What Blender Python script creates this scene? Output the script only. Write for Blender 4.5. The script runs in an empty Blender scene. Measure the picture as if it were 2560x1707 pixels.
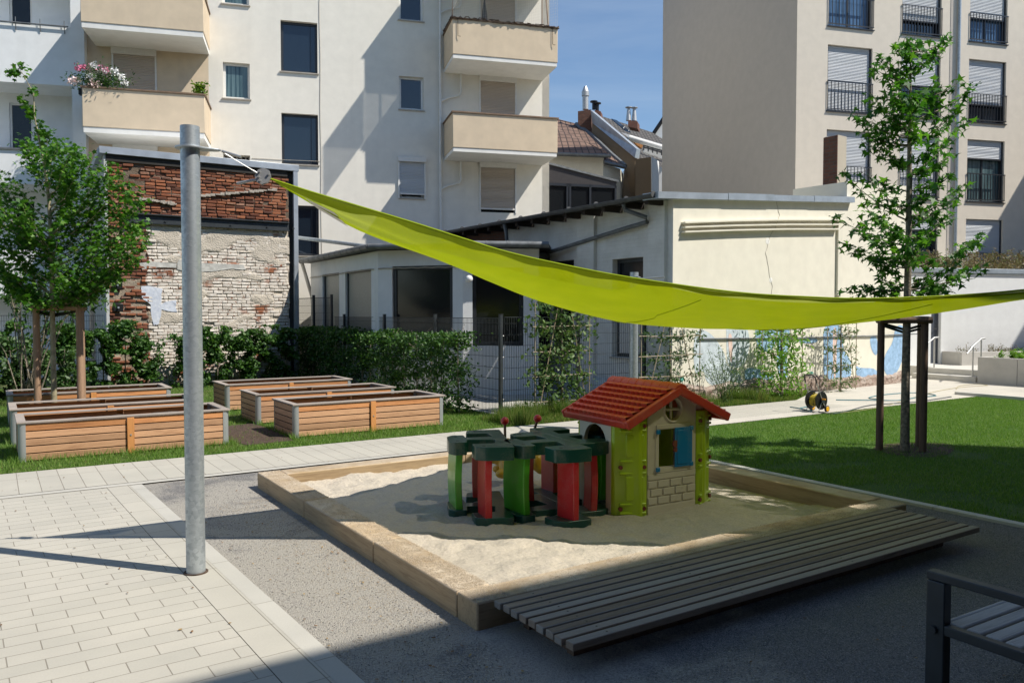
import bpy, bmesh, math, random
import numpy as np
from math import sin, cos, tan, pi, radians, atan, atan2, hypot
from mathutils import Vector, Matrix, noise
random.seed(7); rng = np.random.default_rng(7)
SC = bpy.context.scene; COL = SC.collection

# ---------------------------------------------------------------- camera, light, exposure
CAM_H = 1.83; FPX = 1980.0; PITCH = atan(68.5/FPX)
cam_d = bpy.data.cameras.new('camera'); cam = bpy.data.objects.new('camera', cam_d); COL.objects.link(cam)
cam_d.sensor_width = 36.0; cam_d.lens = FPX/2560*36.0; cam_d.clip_start = 0.05; cam_d.clip_end = 3000
cam.location = (0, 0, CAM_H); cam.rotation_euler = (pi/2-PITCH, 0, 0); SC.camera = cam
SUN_EL = radians(51); SUN_H = Vector((.956, -.292))
w = bpy.data.worlds.new("World"); SC.world = w; w.use_nodes = True
nt = w.node_tree; sky = nt.nodes.new('ShaderNodeTexSky'); sky.sky_type = 'NISHITA'; sky.sun_disc = False
sky.sun_elevation = SUN_EL; sky.sun_rotation = atan2(SUN_H.x, SUN_H.y); sky.altitude = 60
sky.air_density = 1.1; sky.dust_density = .0; sky.ozone_density = 4.5
bg = nt.nodes['Background']; tcw = nt.nodes.new('ShaderNodeTexCoord'); mpw = nt.nodes.new('ShaderNodeMapping'); mpw.inputs['Scale'].default_value = (1.2, 1.2, 7)
nzw = nt.nodes.new('ShaderNodeTexNoise'); nzw.inputs['Scale'].default_value = 1.6; nzw.inputs['Detail'].default_value = 8; nzw.inputs['Roughness'].default_value = .6; nzw.inputs['Distortion'].default_value = .6
rpw = nt.nodes.new('ShaderNodeValToRGB'); rpw.color_ramp.elements[0].position = .42; rpw.color_ramp.elements[1].position = .8; rpw.color_ramp.elements[1].color = (.24, .24, .24, 1)
mxw = nt.nodes.new('ShaderNodeMix'); mxw.data_type = 'RGBA'; mxw.inputs[7].default_value = (5.2, 6.0, 6.8, 1)      # thin high cloud
nt.links.new(tcw.outputs['Generated'], mpw.inputs[0]); nt.links.new(mpw.outputs[0], nzw.inputs[0]); nt.links.new(nzw.outputs[0], rpw.inputs[0]); nt.links.new(rpw.outputs[0], mxw.inputs[0])
nt.links.new(sky.outputs[0], mxw.inputs[6]); nt.links.new(mxw.outputs[2], bg.inputs[0]); bg.inputs[1].default_value = .105
sd = bpy.data.lights.new('sun', 'SUN'); sd.energy = 4.9; sd.angle = radians(.53); sd.color = (1, .945, .86)
sun = bpy.data.objects.new('sun', sd); COL.objects.link(sun)
sv = Vector((SUN_H.x*cos(SUN_EL), SUN_H.y*cos(SUN_EL), sin(SUN_EL)))
sun.rotation_euler = sv.to_track_quat('Z', 'Y').to_euler(); sun.location = (20, -10, 40)
SC.view_settings.view_transform = 'Standard'; SC.view_settings.look = 'None'; SC.view_settings.exposure = 0.30
SC.render.engine = 'CYCLES'; SC.cycles.use_denoising = True; SC.cycles.max_bounces = 7
SC.cycles.diffuse_bounces = 3; SC.cycles.glossy_bounces = 3; SC.cycles.transmission_bounces = 4; SC.cycles.transparent_max_bounces = 10
SC.cycles.sample_clamp_indirect = 6

# ---------------------------------------------------------------- helpers
def at_ray(u, v):
    x = (u-1280)/FPX; y = -(v-853.5)/FPX; c, s = cos(PITCH), sin(PITCH)
    return Vector((x, c+y*s, y*c-s))
def gp(u, v, z=0.0):                     # survey point on a level plane
    r = at_ray(u, v); t = (z-CAM_H)/r.z; return Vector((r.x*t, r.y*t, z))
def at(u, v, Y):                          # survey point at a known distance
    r = at_ray(u, v); t = Y/r.y; return Vector((r.x*t, Y, CAM_H+r.z*t))
GA = radians(33.3); ca, sa = cos(GA), sin(GA)
def G(a, b, z=0.0): return Vector((a*ca-b*sa, a*sa+b*ca, z))
class Fr:                                 # a vertical plane: origin (x, y), direction angle
    def __init__(s, ox, oy, ang): s.o = Vector((ox, oy)); s.ang = ang; s.d = Vector((cos(ang), sin(ang)))
    def hit(s, u, v):                     # -> (along, z)
        r = at_ray(u, v); n = Vector((-s.d.y, s.d.x))
        t = s.o.dot(n)/(r.x*n.x+r.y*n.y); p = Vector((r.x*t, r.y*t))
        return ((p-s.o).dot(s.d), CAM_H+r.z*t)
    def rect(s, u0, u1, v0, v1):
        a = s.hit(u0, v0); b = s.hit(u1, v1); c = s.hit(u0, v1)
        return (a[0], b[0], c[1], a[1])

def tag(o, label=None, cat=None, group=None, kind=None):
    if label: o['label'] = label
    if cat: o['category'] = cat
    if group: o['group'] = group
    if kind: o['kind'] = kind
    return o
def empty(name, loc=(0, 0, 0), rz=0.0, label=None, cat=None, group=None):
    o = bpy.data.objects.new(name, None); COL.objects.link(o); o.empty_display_size = .1
    o.location = loc; o.rotation_euler = (0, 0, rz); return tag(o, label, cat, group)
class MB:
    def __init__(s): s.v = []; s.f = []
    def add(s, vs, fs):
        n = len(s.v); s.v += [tuple(p) for p in vs]; s.f += [tuple(i+n for i in f) for f in fs]; return s
    def box(s, x0, x1, y0, y1, z0, z1):
        return s.add([(x0,y0,z0),(x1,y0,z0),(x1,y1,z0),(x0,y1,z0),(x0,y0,z1),(x1,y0,z1),(x1,y1,z1),(x0,y1,z1)],
            [(0,3,2,1),(4,5,6,7),(0,1,5,4),(1,2,6,5),(2,3,7,6),(3,0,4,7)])
    def rbox(s, c, size, M):              # rotated box
        hx, hy, hz = size[0]/2, size[1]/2, size[2]/2
        vs = [Vector(c)+M@Vector((x,y,z)) for z in (-hz,hz) for x,y in ((-hx,-hy),(hx,-hy),(hx,hy),(-hx,hy))]
        return s.add(vs, [(0,3,2,1),(4,5,6,7),(0,1,5,4),(1,2,6,5),(2,3,7,6),(3,0,4,7)])
    def prism(s, poly, z0, z1):           # poly (x,y) counter-clockwise
        n = len(poly)
        vs = [(p[0],p[1],z0) for p in poly]+[(p[0],p[1],z1) for p in poly]
        return s.add(vs, [tuple(range(n-1,-1,-1)), tuple(range(n,2*n))]+[(i,(i+1)%n,(i+1)%n+n,i+n) for i in range(n)])
    def loft(s, A, B):                    # solid between two loops of 3-D points
        n = len(A)
        return s.add(list(A)+list(B), [tuple(range(n-1,-1,-1)), tuple(range(n,2*n))]+[(i,(i+1)%n,(i+1)%n+n,i+n) for i in range(n)])
    def quad(s, *p): return s.add(p, [tuple(range(len(p)))])
    def cyl(s, p0, p1, r0, r1=None, n=12, cap=True):
        r1 = r0 if r1 is None else r1; p0 = Vector(p0); p1 = Vector(p1); d = (p1-p0)
        if d.length < 1e-7: return s
        q = d.to_track_quat('Z', 'Y'); vs = []
        for p, r in ((p0, r0), (p1, r1)):
            for i in range(n): vs.append(p+q@Vector((r*cos(2*pi*i/n), r*sin(2*pi*i/n), 0)))
        fs = [(i,(i+1)%n,(i+1)%n+n,i+n) for i in range(n)]
        if cap: fs += [tuple(range(n-1,-1,-1)), tuple(range(n,2*n))]
        return s.add(vs, fs)
    def tube(s, pts, r, n=8):
        pts = [Vector(p) for p in pts]; m = len(pts); vs = []; up = None
        for i, p in enumerate(pts):
            d = (pts[min(i+1,m-1)]-pts[max(i-1,0)]).normalized()
            if up is None:
                up = Vector((0,0,1)) if abs(d.z) < .9 else Vector((1,0,0))
            x = d.cross(up).normalized(); y = x.cross(d).normalized(); up = y
            rr = r[i] if isinstance(r, (list, tuple)) else r
            for k in range(n): vs.append(p+x*(rr*cos(2*pi*k/n))+y*(rr*sin(2*pi*k/n)))
        fs = []
        for i in range(m-1):
            for k in range(n): fs.append((i*n+k, i*n+(k+1)%n, (i+1)*n+(k+1)%n, (i+1)*n+k))
        fs += [tuple(range(n-1,-1,-1)), tuple(range((m-1)*n, m*n))]
        return s.add(vs, fs)
    def ball(s, c, r, n=12, m=8, sc=(1,1,1)):
        vs = [(c[0],c[1],c[2]+r*sc[2])]
        for j in range(1,m):
            for i in range(n):
                t = pi*j/m; p = 2*pi*i/n
                vs.append((c[0]+r*sc[0]*sin(t)*cos(p), c[1]+r*sc[1]*sin(t)*sin(p), c[2]+r*sc[2]*cos(t)))
        vs.append((c[0],c[1],c[2]-r*sc[2])); L = len(vs)-1; fs = []
        for i in range(n):
            fs.append((0,1+i,1+(i+1)%n)); b = 1+(m-2)*n; fs.append((L,b+(i+1)%n,b+i))
        for j in range(m-2):
            for i in range(n): a = 1+j*n; fs.append((a+i,a+n+i,a+n+(i+1)%n,a+(i+1)%n))
        return s.add(vs, fs)
    def build(s, name, mat, parent=None, smooth=False, bevel=0.0, seg=2, fix=False):
        me = bpy.data.meshes.new(name); me.from_pydata([tuple(v) for v in s.v], [], s.f)
        if fix:
            bm = bmesh.new(); bm.from_mesh(me); bmesh.ops.recalc_face_normals(bm, faces=bm.faces); bm.to_mesh(me); bm.free()
        if mat: me.materials.append(mat)
        if smooth:
            for p in me.polygons: p.use_smooth = True
            try: me.set_sharp_from_angle(angle=radians(38))
            except Exception: pass
        o = bpy.data.objects.new(name, me); COL.objects.link(o)
        if parent: o.parent = parent
        if bevel > 0:
            b = o.modifiers.new('bevel', 'BEVEL'); b.width = bevel; b.segments = seg; b.limit_method = 'ANGLE'; b.angle_limit = radians(35)
            if not smooth:
                for p in me.polygons: p.use_smooth = True
                try: me.set_sharp_from_angle(angle=radians(38))
                except Exception: pass
        return o
def npmesh(name, V, F, mat, parent=None, k=3):
    me = bpy.data.meshes.new(name); n = len(V); m = len(F)
    me.vertices.add(n); me.vertices.foreach_set('co', np.asarray(V, dtype=np.float32).ravel())
    me.loops.add(m*k); me.loops.foreach_set('vertex_index', np.asarray(F, dtype=np.int32).ravel())
    me.polygons.add(m); me.polygons.foreach_set('loop_start', np.arange(0, m*k, k, dtype=np.int32))
    me.update(calc_edges=True); me.materials.append(mat)
    o = bpy.data.objects.new(name, me); COL.objects.link(o)
    if parent: o.parent = parent
    return o
def dup(root, loc=None, rz=None, label=None):
    r = root.copy(); COL.objects.link(r)
    if loc is not None: r.location = loc
    if rz is not None: r.rotation_euler = (0, 0, rz)
    if label: r['label'] = label
    for ch in list(root.children):
        c = ch.copy(); COL.objects.link(c); c.parent = r
        for g in list(ch.children):
            d = g.copy(); COL.objects.link(d); d.parent = c
    return r

# ---------------------------------------------------------------- materials
class N:
    def __init__(s, name):
        s.m = bpy.data.materials.new(name); s.m.use_nodes = True; s.t = s.m.node_tree; s.b = s.t.nodes['Principled BSDF']; s.out = s.t.nodes['Material Output']
        s.tc = s.t.nodes.new('ShaderNodeTexCoord')
    def n(s, k, **kw):
        x = s.t.nodes.new(k)
        for a, b in kw.items(): setattr(x, a, b)
        return x
    def l(s, a, b): s.t.links.new(a, b)
    def map(s, sc=(1,1,1), rot=(0,0,0), src='Object', loc=(0,0,0)):
        m = s.n('ShaderNodeMapping'); m.inputs['Scale'].default_value = sc; m.inputs['Rotation'].default_value = rot; m.inputs['Location'].default_value = loc
        s.l(s.tc.outputs[src], m.inputs[0]); return m.outputs[0]
    def noise(s, scale, detail=4, vec=None, rough=.55, dist=0):
        x = s.n('ShaderNodeTexNoise'); x.inputs['Scale'].default_value = scale; x.inputs['Detail'].default_value = detail
        x.inputs['Roughness'].default_value = rough; x.inputs['Distortion'].default_value = dist
        s.l(vec if vec is not None else s.tc.outputs['Object'], x.inputs['Vector']); return x.outputs['Fac']
    def ramp(s, fac, stops):
        r = s.n('ShaderNodeValToRGB'); e = r.color_ramp.elements
        while len(e) < len(stops): e.new(.5)
        for i, (p, c) in enumerate(stops): e[i].position = p; e[i].color = (c[0], c[1], c[2], 1) if len(c) > 2 else (c[0],)*3+(1,)
        s.l(fac, r.inputs[0]); return r.outputs[0]
    def mix(s, fac, a, b, mode='MIX'):
        m = s.n('ShaderNodeMix', data_type='RGBA', blend_type=mode)
        for sock, val in ((m.inputs[0], fac), (m.inputs[6], a), (m.inputs[7], b)):
            if isinstance(val, (int, float)): sock.default_value = val
            elif isinstance(val, tuple): sock.default_value = (val[0], val[1], val[2], 1)
            else: s.l(val, sock)
        return m.outputs[2]
    def math(s, op, a, b=0.0, c=None, clamp=False):
        m = s.n('ShaderNodeMath', operation=op, use_clamp=clamp)
        for i, val in enumerate((a, b)+(() if c is None else (c,))):
            if isinstance(val, (int, float)): m.inputs[i].default_value = val
            else: s.l(val, m.inputs[i])
        return m.outputs[0]
    def sep(s, vec=None):
        x = s.n('ShaderNodeSeparateXYZ'); s.l(vec if vec is not None else s.tc.outputs['Object'], x.inputs[0]); return x.outputs
    def bump(s, h, strength=.3, dist=.01):
        b = s.n('ShaderNodeBump'); b.inputs['Strength'].default_value = strength; b.inputs['Distance'].default_value = dist
        s.l(h, b.inputs['Height']); s.l(b.outputs[0], s.b.inputs['Normal']); return b
    def island(s): return s.n('ShaderNodeNewGeometry').outputs['Random Per Island']
    def base(s, c):
        if isinstance(c, tuple): s.b.inputs['Base Color'].default_value = (c[0], c[1], c[2], 1)
        else: s.l(c, s.b.inputs['Base Color'])
    def set(s, **k):
        for a, b in k.items(): s.b.inputs[{'rough':'Roughness','metal':'Metallic','coat':'Coat Weight','spec':'Specular IOR Level','trans':'Transmission Weight','alpha':'Alpha'}[a]].default_value = b
        return s
def simple(name, c, rough=.6, var=.12, scale=8, bump=.15, bscale=60, bd=.003, metal=0, coat=0, stretch=(1,1,1), spec=.5):
    k = N(name); v = k.map(stretch)
    f = k.noise(scale, 5, v)
    lo = tuple(x*(1-var) for x in c); hi = tuple(min(1, x*(1+var)) for x in c)
    k.base(k.ramp(f, [(.32, lo), (.68, hi)])); k.set(rough=rough, metal=metal, coat=coat, spec=spec)
    if bump: k.bump(k.noise(bscale, 4, v), bump, bd)
    return k.m
def plaster(name, c, dirt=(.5,.47,.42), amt=.25, coarse=90, var=.05):
    k = N(name); big = k.noise(.35, 6); fine = k.noise(3.5, 6)
    col = k.ramp(fine, [(.3, tuple(x*(1-var) for x in c)), (.7, tuple(min(1, x*(1+var*.6)) for x in c))])
    st = k.noise(1.0, 5, k.map((2.2, 2.2, .12)))             # rain streaks
    m = k.math('MULTIPLY', k.ramp(st, [(.5, (0,)*3), (.78, (1,)*3)]), k.ramp(big, [(.35, (0,)*3), (.75, (1,)*3)]))
    m = k.math('MULTIPLY', m, amt)
    k.base(k.mix(m, col, tuple(dirt))); k.set(rough=.9, spec=.25)
    k.bump(k.noise(coarse, 3), .35, .006); return k.m
def leafmat(name, c1, c2, c3=None, trans=.35, rough=.5):
    k = N(name); r = k.island(); stops = [(0, c1), (.6, c2), (1, c3 or c2)]
    col = k.ramp(r, stops); k.base(col); k.set(rough=rough, spec=.35)
    t = k.n('ShaderNodeBsdfTranslucent'); br = k.mix(1.0, col, (1.25, 1.45, .6), 'MULTIPLY'); k.l(br, t.inputs[0])
    mx = k.n('ShaderNodeMixShader'); mx.inputs[0].default_value = trans
    k.l(k.b.outputs[0], mx.inputs[1]); k.l(t.outputs[0], mx.inputs[2]); k.l(mx.outputs[0], k.out.inputs[0]); return k.m
def wood(name, c, dark, axis=0, var=.35, rough=.75, ring=14, knots=True, grey=None):
    k = N(name); st = [9.0, 9.0, 9.0]; st[axis] = .7
    v = k.map(tuple(st)); isl = k.math('FRACT', k.math('ADD', k.island(), k.n('ShaderNodeObjectInfo').outputs['Random']))
    off = k.n('ShaderNodeVectorMath', operation='ADD'); k.l(v, off.inputs[0])
    cb = k.n('ShaderNodeCombineXYZ'); 
    for i in range(3): k.l(k.math('MULTIPLY', isl, 37.0+i*11), cb.inputs[i])
    k.l(cb.outputs[0], off.inputs[1])
    g = k.noise(2.2, 6, off.outputs[0], .6, 1.2); fine = k.noise(ring, 3, off.outputs[0], .7)
    mx = k.math('ADD', k.math('MULTIPLY', g, .65), k.math('MULTIPLY', fine, .35))
    col = k.ramp(mx, [(.3, dark), (.5, c), (.7, tuple(min(1, x*1.18) for x in c))])
    lum = k.ramp(isl, [(0, (1-var*.5,)*3), (1, (1+var*.35,)*3)])
    col = k.mix(1.0, col, lum, 'MULTIPLY')
    if grey: col = k.mix(k.math('MULTIPLY', k.ramp(k.math('FRACT', k.math('MULTIPLY', isl, 7.31)), [(.3, (0,)*3), (.9, (1,)*3)]), .55), col, grey)
    k.base(col); k.set(rough=rough, spec=.3); k.bump(fine, .35, .003); return k.m
def gloss(name, c, rough=.05, spec=.6):
    k = N(name); k.base(c); k.set(rough=rough, spec=spec); return k.m

MAT = {}
MAT['cream'] = plaster('cream_render', (.79,.755,.67), amt=.42)
MAT['beige'] = plaster('beige_parapet_render', (.66,.54,.39), (.38,.32,.25), .35, var=.07)
MAT['white'] = plaster('white_render', (.80,.81,.80), (.45,.45,.42), .35)
MAT['greyside'] = plaster('taupe_render', (.48,.44,.39), amt=.1, var=.05)
MAT['annexcream'] = plaster('pale_yellow_render', (.77,.735,.62), (.5,.46,.36), .3, var=.06)
MAT['slabwhite'] = plaster('white_slab_paint', (.78,.77,.73), amt=.5)
MAT['sill'] = simple('sill_metal', (.42,.38,.32), .5)
MAT['frame_w'] = simple('white_window_plastic', (.74,.73,.69), .35, .04, bump=0)
MAT['frame_d'] = simple('anthracite_window_metal', (.025,.028,.034), .35, .1, bump=0)
MAT['glass'] = gloss('window_glass', (.012,.02,.032), .03, .9)
def curtain(name, a, b):
    k = N(name); v = k.map((9, 9, .3)); k.base(k.ramp(k.noise(1.6, 4, v, .6), [(.35, a), (.65, b)])); k.set(rough=.06, spec=.8); return k.m
MAT['glass_c'] = curtain('glass_over_net_curtain', (.015,.04,.05), (.13,.20,.21)); MAT['glass_b'] = curtain('curtain_glass_blue_reflection', (.02,.05,.10), (.12,.22,.38))  # blue one: curtain folds with the sky's reflection painted into the colour
MAT['glass_refl'] = simple('facade_reflection_glass', (.27,.28,.25), .35, .12, 30, .5, 120, .004)  # pale base colour stands in for the sunlit facade reflected in the panes
MAT['glass_d'] = gloss('dark_window_glass', (.012,.014,.016), .12, .5)
MAT['galv'] = None
def galv():
    k = N('galvanised_steel'); v = k.map((1,1,1)); vo = k.n('ShaderNodeTexVoronoi'); vo.inputs['Scale'].default_value = 38; k.l(v, vo.inputs['Vector'])
    n2 = k.noise(5, 6, k.map((1,1,.35))); n3 = k.noise(60, 3, k.map((.3,.3,3)))
    f = k.math('ADD', k.math('MULTIPLY', vo.outputs['Color'], .3), k.math('ADD', k.math('MULTIPLY', n2, .5), k.math('MULTIPLY', n3, .25)))
    k.base(k.ramp(f, [(.3, (.30,.34,.37)), (.75, (.55,.60,.63))])); k.set(rough=.48, metal=.65)
    k.l(k.ramp(f, [(.3, (.55,)*3), (.8, (.38,)*3)]), k.b.inputs['Roughness']); return k.m
MAT['galv'] = galv()
MAT['zinc'] = simple('zinc_sheet', (.42,.46,.50), .42, .15, 3, .08, 20, metal=.55)
MAT['zincd'] = simple('weathered_zinc_gutter', (.16,.17,.175), .55, .25, 6, .1, metal=.3)
MAT['steel'] = simple('stainless_steel', (.50,.50,.49), .5, .05, metal=.8, bump=0)
MAT['dark'] = simple('dark_coated_steel', (.03,.036,.04), .45, .2, bump=0)
MAT['black'] = simple('black_plastic', (.012,.012,.013), .4, .2, bump=0)
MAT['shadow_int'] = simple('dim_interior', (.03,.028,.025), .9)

def shuttermat(name, c):
    k = N(name); z = k.sep()[2]; w_ = k.math('FRACT', k.math('MULTIPLY', z, 1/.045))
    k.base(k.mix(k.ramp(w_, [(0, (0,)*3), (.14, (1,)*3)]), tuple(x*.55 for x in c), c)); k.set(rough=.5)
    k.bump(k.math('ABSOLUTE', k.math('SUBTRACT', w_, .55)), .9, -.012); return k.m
MAT['shut_b'] = shuttermat('beige_shutter_slats', (.50,.43,.36))
MAT['shut_g'] = shuttermat('grey_shutter_slats', (.50,.53,.56))
MAT['wood_h'] = wood('larch_boards', (.56,.255,.105), (.30,.12,.05), 0, .55)
MAT['wood_h2'] = wood('faded_larch_boards', (.52,.30,.17), (.32,.16,.085), 0, .55)
MAT['wood_e'] = wood('larch_end_boards', (.52,.33,.20), (.32,.18,.11), 1)
MAT['wood_e2'] = MAT['wood_e']
MAT['wood_o'] = wood('orange_larch_post', (.60,.27,.09), (.42,.17,.06), 2, .2)
MAT['wood_rim'] = wood('weathered_rim_board', (.36,.31,.27), (.20,.17,.15), 0)
MAT['timber_b'] = wood('sandbox_timber', (.66,.53,.33), (.46,.33,.18), 1, .2, ring=10)
MAT['timber_a'] = wood('sandbox_timber_cross', (.66,.53,.33), (.46,.33,.18), 0, .2, ring=10)
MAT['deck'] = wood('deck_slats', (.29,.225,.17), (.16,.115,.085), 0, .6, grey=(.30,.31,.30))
MAT['stake'] = wood('round_tree_stake', (.34,.22,.14), (.18,.11,.07), 2, .3)
MAT['dstake'] = wood('dark_tree_stake', (.17,.11,.075), (.08,.05,.035), 2, .3)
MAT['bench_w'] = wood('bench_slats', (.50,.47,.43), (.33,.30,.27), 0, .2)
MAT['bark'] = simple('young_bark', (.33,.29,.18), .85, .35, 14, .5, 30, .01)
MAT['bark2'] = simple('grey_ridged_bark', (.24,.205,.155), .95, .5, 22, .9, 40, .015)
MAT['soil'] = simple('dark_soil', (.075,.048,.032), .95, .5, 18, 1.0, 40, .03)
MAT['leaf_maple'] = leafmat('maple_leaves', (.032,.105,.012), (.07,.195,.02), (.16,.31,.04), .36)
MAT['leaf_gum'] = leafmat('sweetgum_leaves', (.025,.095,.014), (.065,.19,.026), (.15,.32,.04), .38)
MAT['leaf_hedge'] = leafmat('hornbeam_leaves', (.022,.065,.014), (.045,.115,.022), (.10,.20,.035), .28)
MAT['leaf_lime'] = leafmat('lime_shrub_leaves', (.07,.15,.015), (.13,.23,.02), (.26,.32,.03), .3)
MAT['leaf_pear'] = leafmat('pear_leaves', (.05,.105,.03), (.085,.15,.045), (.16,.23,.08), .25)
MAT['leaf_fresh'] = leafmat('fresh_fruit_leaves', (.08,.20,.02), (.14,.29,.03), (.24,.38,.06), .35)
MAT['leaf_dark'] = leafmat('apple_leaves', (.03,.075,.02), (.06,.12,.035), (.11,.18,.06), .25)
MAT['dry'] = leafmat('dry_roof_plants', (.12,.075,.04), (.20,.15,.08), (.13,.17,.06), .25)
def paint(name, c, rough=.32, coat=.15, var=.06):
    k = N(name); f = k.noise(6, 4); ds = k.ramp(k.math('ADD', k.math('MULTIPLY', k.noise(3.2, 7, rough=.7), .8), k.math('MULTIPLY', k.noise(60, 3), .2)), [(.50, (0,)*3), (.72, (.30,)*3)])
    k.base(k.mix(ds, k.ramp(f, [(.3, tuple(x*(1-var) for x in c)), (.7, c)]), (.36,.31,.24))); k.set(rough=rough, coat=coat); k.l(k.math('ADD', ds, rough), k.b.inputs['Roughness'])
    k.bump(k.noise(140, 2), .06, .002); return k.m
MAT['p_lime'] = paint('lime_plastic', (.43,.60,.015))
MAT['p_green'] = paint('green_plastic', (.07,.40,.02))
MAT['p_dgreen'] = paint('dark_green_plastic', (.004,.062,.045), .3)
MAT['p_red'] = paint('red_plastic', (.52,.022,.026))
MAT['p_roof'] = paint('orange_red_roof_plastic', (.58,.055,.030), .45)
MAT['p_cream'] = paint('cream_plastic', (.68,.62,.50), .5, 0)
MAT['p_blue'] = paint('blue_plastic', (.005,.20,.47))
MAT['p_yel'] = paint('golden_yellow_plastic', (.60,.34,.025))
MAT['p_brown'] = paint('brown_plastic', (.20,.045,.025), .6, 0)

# ================================================================ large structure
def fmat(fr, off=0.0): return Matrix.Translation((fr.o.x-sin(fr.ang)*off, fr.o.y+cos(fr.ang)*off, 0))@Matrix.Rotation(fr.ang, 4, 'Z')
def put(o, fr, root, off=0.0):
    R = Matrix.Translation(root.location)@Matrix.Rotation(root.rotation_euler.z, 4, 'Z')
    o.parent = root; M = R.inverted()@fmat(fr, off); o.location = M.to_translation(); o.rotation_euler = M.to_euler(); return o
def holed(s0, s1, z0, z1, holes, depth=.14, top=None, y=0.0):
    xs = sorted({s0, s1}|{c for h in holes for c in h[:2]}); zs = sorted({z0, z1}|{c for h in holes for c in h[2:4]})
    m = MB()
    tz = lambda x, z: (top(x) if (top and abs(z-z1) < 1e-6) else z)
    for i in range(len(xs)-1):
        for j in range(len(zs)-1):
            a, b, c, d = xs[i], xs[i+1], zs[j], zs[j+1]; cx, cz = (a+b)/2, (c+d)/2
            if any(h[0] < cx < h[1] and h[2] < cz < h[3] for h in holes): continue
            m.quad((a,y,tz(a,c)), (b,y,tz(b,c)), (b,y,tz(b,d)), (a,y,tz(a,d)))
    for h in holes:
        a, b, c, d = h[:4]; e = y+(h[4] if len(h) > 4 else depth)
        m.quad((a,y,c),(a,e,c),(a,e,d),(a,y,d)); m.quad((b,y,c),(b,y,d),(b,e,d),(b,e,c))
        m.quad((a,y,c),(b,y,c),(b,e,c),(a,e,c)); m.quad((a,y,d),(a,e,d),(b,e,d),(b,y,d))
    return m
def window(root, fr, h, y=.12, fw=.06, fm='frame_w', gm='glass', split=(), sill=True, sillm='sill', curtain=None, top_h=0):
    a, b, c, d = h[:4]; m = MB(); t = .06
    m.box(a, b, y, y+t, d-fw, d).box(a, b, y, y+t, c, c+fw).box(a, a+fw, y, y+t, c+fw, d-fw).box(b-fw, b, y, y+t, c+fw, d-fw)
    for s in split:
        x = a+(b-a)*s; m.box(x-fw*.6, x+fw*.6, y+.004, y+t-.004, c+fw, d-fw)
    fo = put(m.build('window', MAT[fm], bevel=.006), fr, root)
    p = MB().box(a+fw, b-fw, y+.03, y+.045, c+fw, d-fw).build('pane', MAT[gm], fo)
    if sill:
        MB().box(a-.04, b+.04, -.05, y+.002, c-.035, c-.003).build('sill', MAT[sillm], fo)
    return fo
def shutter(root, fr, h, zdown, mat='shut_b', y=.03, box=True, boxh=.2, rail=True, proud=.0, fm='frame_w'):
    a, b, c, d = h[:4]; m = MB()
    if box: m.box(a, b, y-.1-proud, y+.06, d-boxh, d)
    if rail: m.box(a, a+.05, y-.03, y+.03, c, d-(boxh if box else 0)).box(b-.05, b, y-.03, y+.03, c, d-(boxh if box else 0))
    m.box(a+.05, b-.05, y-.02, y+.02, zdown-.05, zdown)
    o = put(m.build('roller_shutter', MAT[fm], bevel=.006), fr, root)
    k = MB(); z = d-(boxh if box else 0)
    n = max(1, int((z-zdown)/.05)); st = (z-zdown)/n
    for i in range(n):
        z1 = z-i*st; k.quad((a+.05, y+.012, z1), (b-.05, y+.012, z1), (b-.05, y-.004, z1-st*.55), (a+.05, y-.004, z1-st*.55))
        k.quad((a+.05, y-.004, z1-st*.55), (b-.05, y-.004, z1-st*.55), (b-.05, y+.012, z1-st), (a+.05, y+.012, z1-st))
    k.build('slats', MAT[mat], o); return o

# ---- cream apartment building ------------------------------------------------
ST = 2.85
FB = Fr(0, 26.8, radians(15)); FW = Fr(-.09+.0, 26.45, radians(15))
s_l = FB.hit(214, 300)[0]; s_r = FB.hit(1373, 300)[0]
apt = empty('apartment_building', (FB.o.x, FB.o.y, 0), FB.ang, 'cream rendered apartment block with beige balconies rising behind the low white annex', 'building')
holes = []; WIN = []
def rowz(h, k): return (h[0], h[1], h[2]+k*ST, h[3]+k*ST)
sm = FB.rect(557, 625, 155, 245); lg = FB.rect(701, 794, 50, 178); sr = FB.rect(998, 1059, 190, 273)
for k in (-1, 0, 1, 2):
    if k >= 0: WIN.append(('sm', rowz(sm, k)))
    WIN.append(('lg', rowz(lg, k)))
    WIN.append(('sr', rowz(sr, k)))
WIN.append(('lg', rowz(lg, -2)))
gr = FB.rect(558, 625, 386, 405); grl = (gr[0], gr[1], gr[3]-.55, gr[3])
door = FB.rect(1201, 1288, 402, 530); dl = FB.rect(281, 388, 113, 225); 
dl2 = (dl[0], dl[1], door[2]-.0, 0)
holes = [w_[1] for w_ in WIN]+[grl]
drs = [(door[0], door[1], door[2]+k*ST+(0 if k == 0 else -.45), door[3]+k*ST) for k in (0, 1, 2)]
zl = FB.hit(274, 115)[1]
dls = [(dl[0]+.02, dl[1], zl-2.35+k*ST, zl+k*ST) for k in (-1, 0, 1)]
holes += drs+dls
put(holed(s_l, s_r, -.1, 17.5, holes, .2).build('wall', MAT['cream']), FB, apt)
put(MB().box(s_l, s_r, .22, 9, -.1, 17.4).box(s_r-.25, s_r, .0, .22, -.1, 17.4).build('building_body', MAT['cream']), FB, apt)
for kind, h in WIN:
    if kind == 'lg': 
        f = window(apt, FB, h, .13, .075, 'frame_d', 'glass')
        a, b, c, d = h; MB().box(b-(b-a)*.2, b-(b-a)*.2+.02, .15, .158, c+.08, d-.08).build('muntin', MAT['frame_d'], f)
    else: window(apt, FB, h, .11, .07, 'frame_w', 'glass_c' if kind == 'sm' else 'glass')
h = [w_[1] for w_ in WIN if w_[0] == 'sr'][0]
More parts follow.
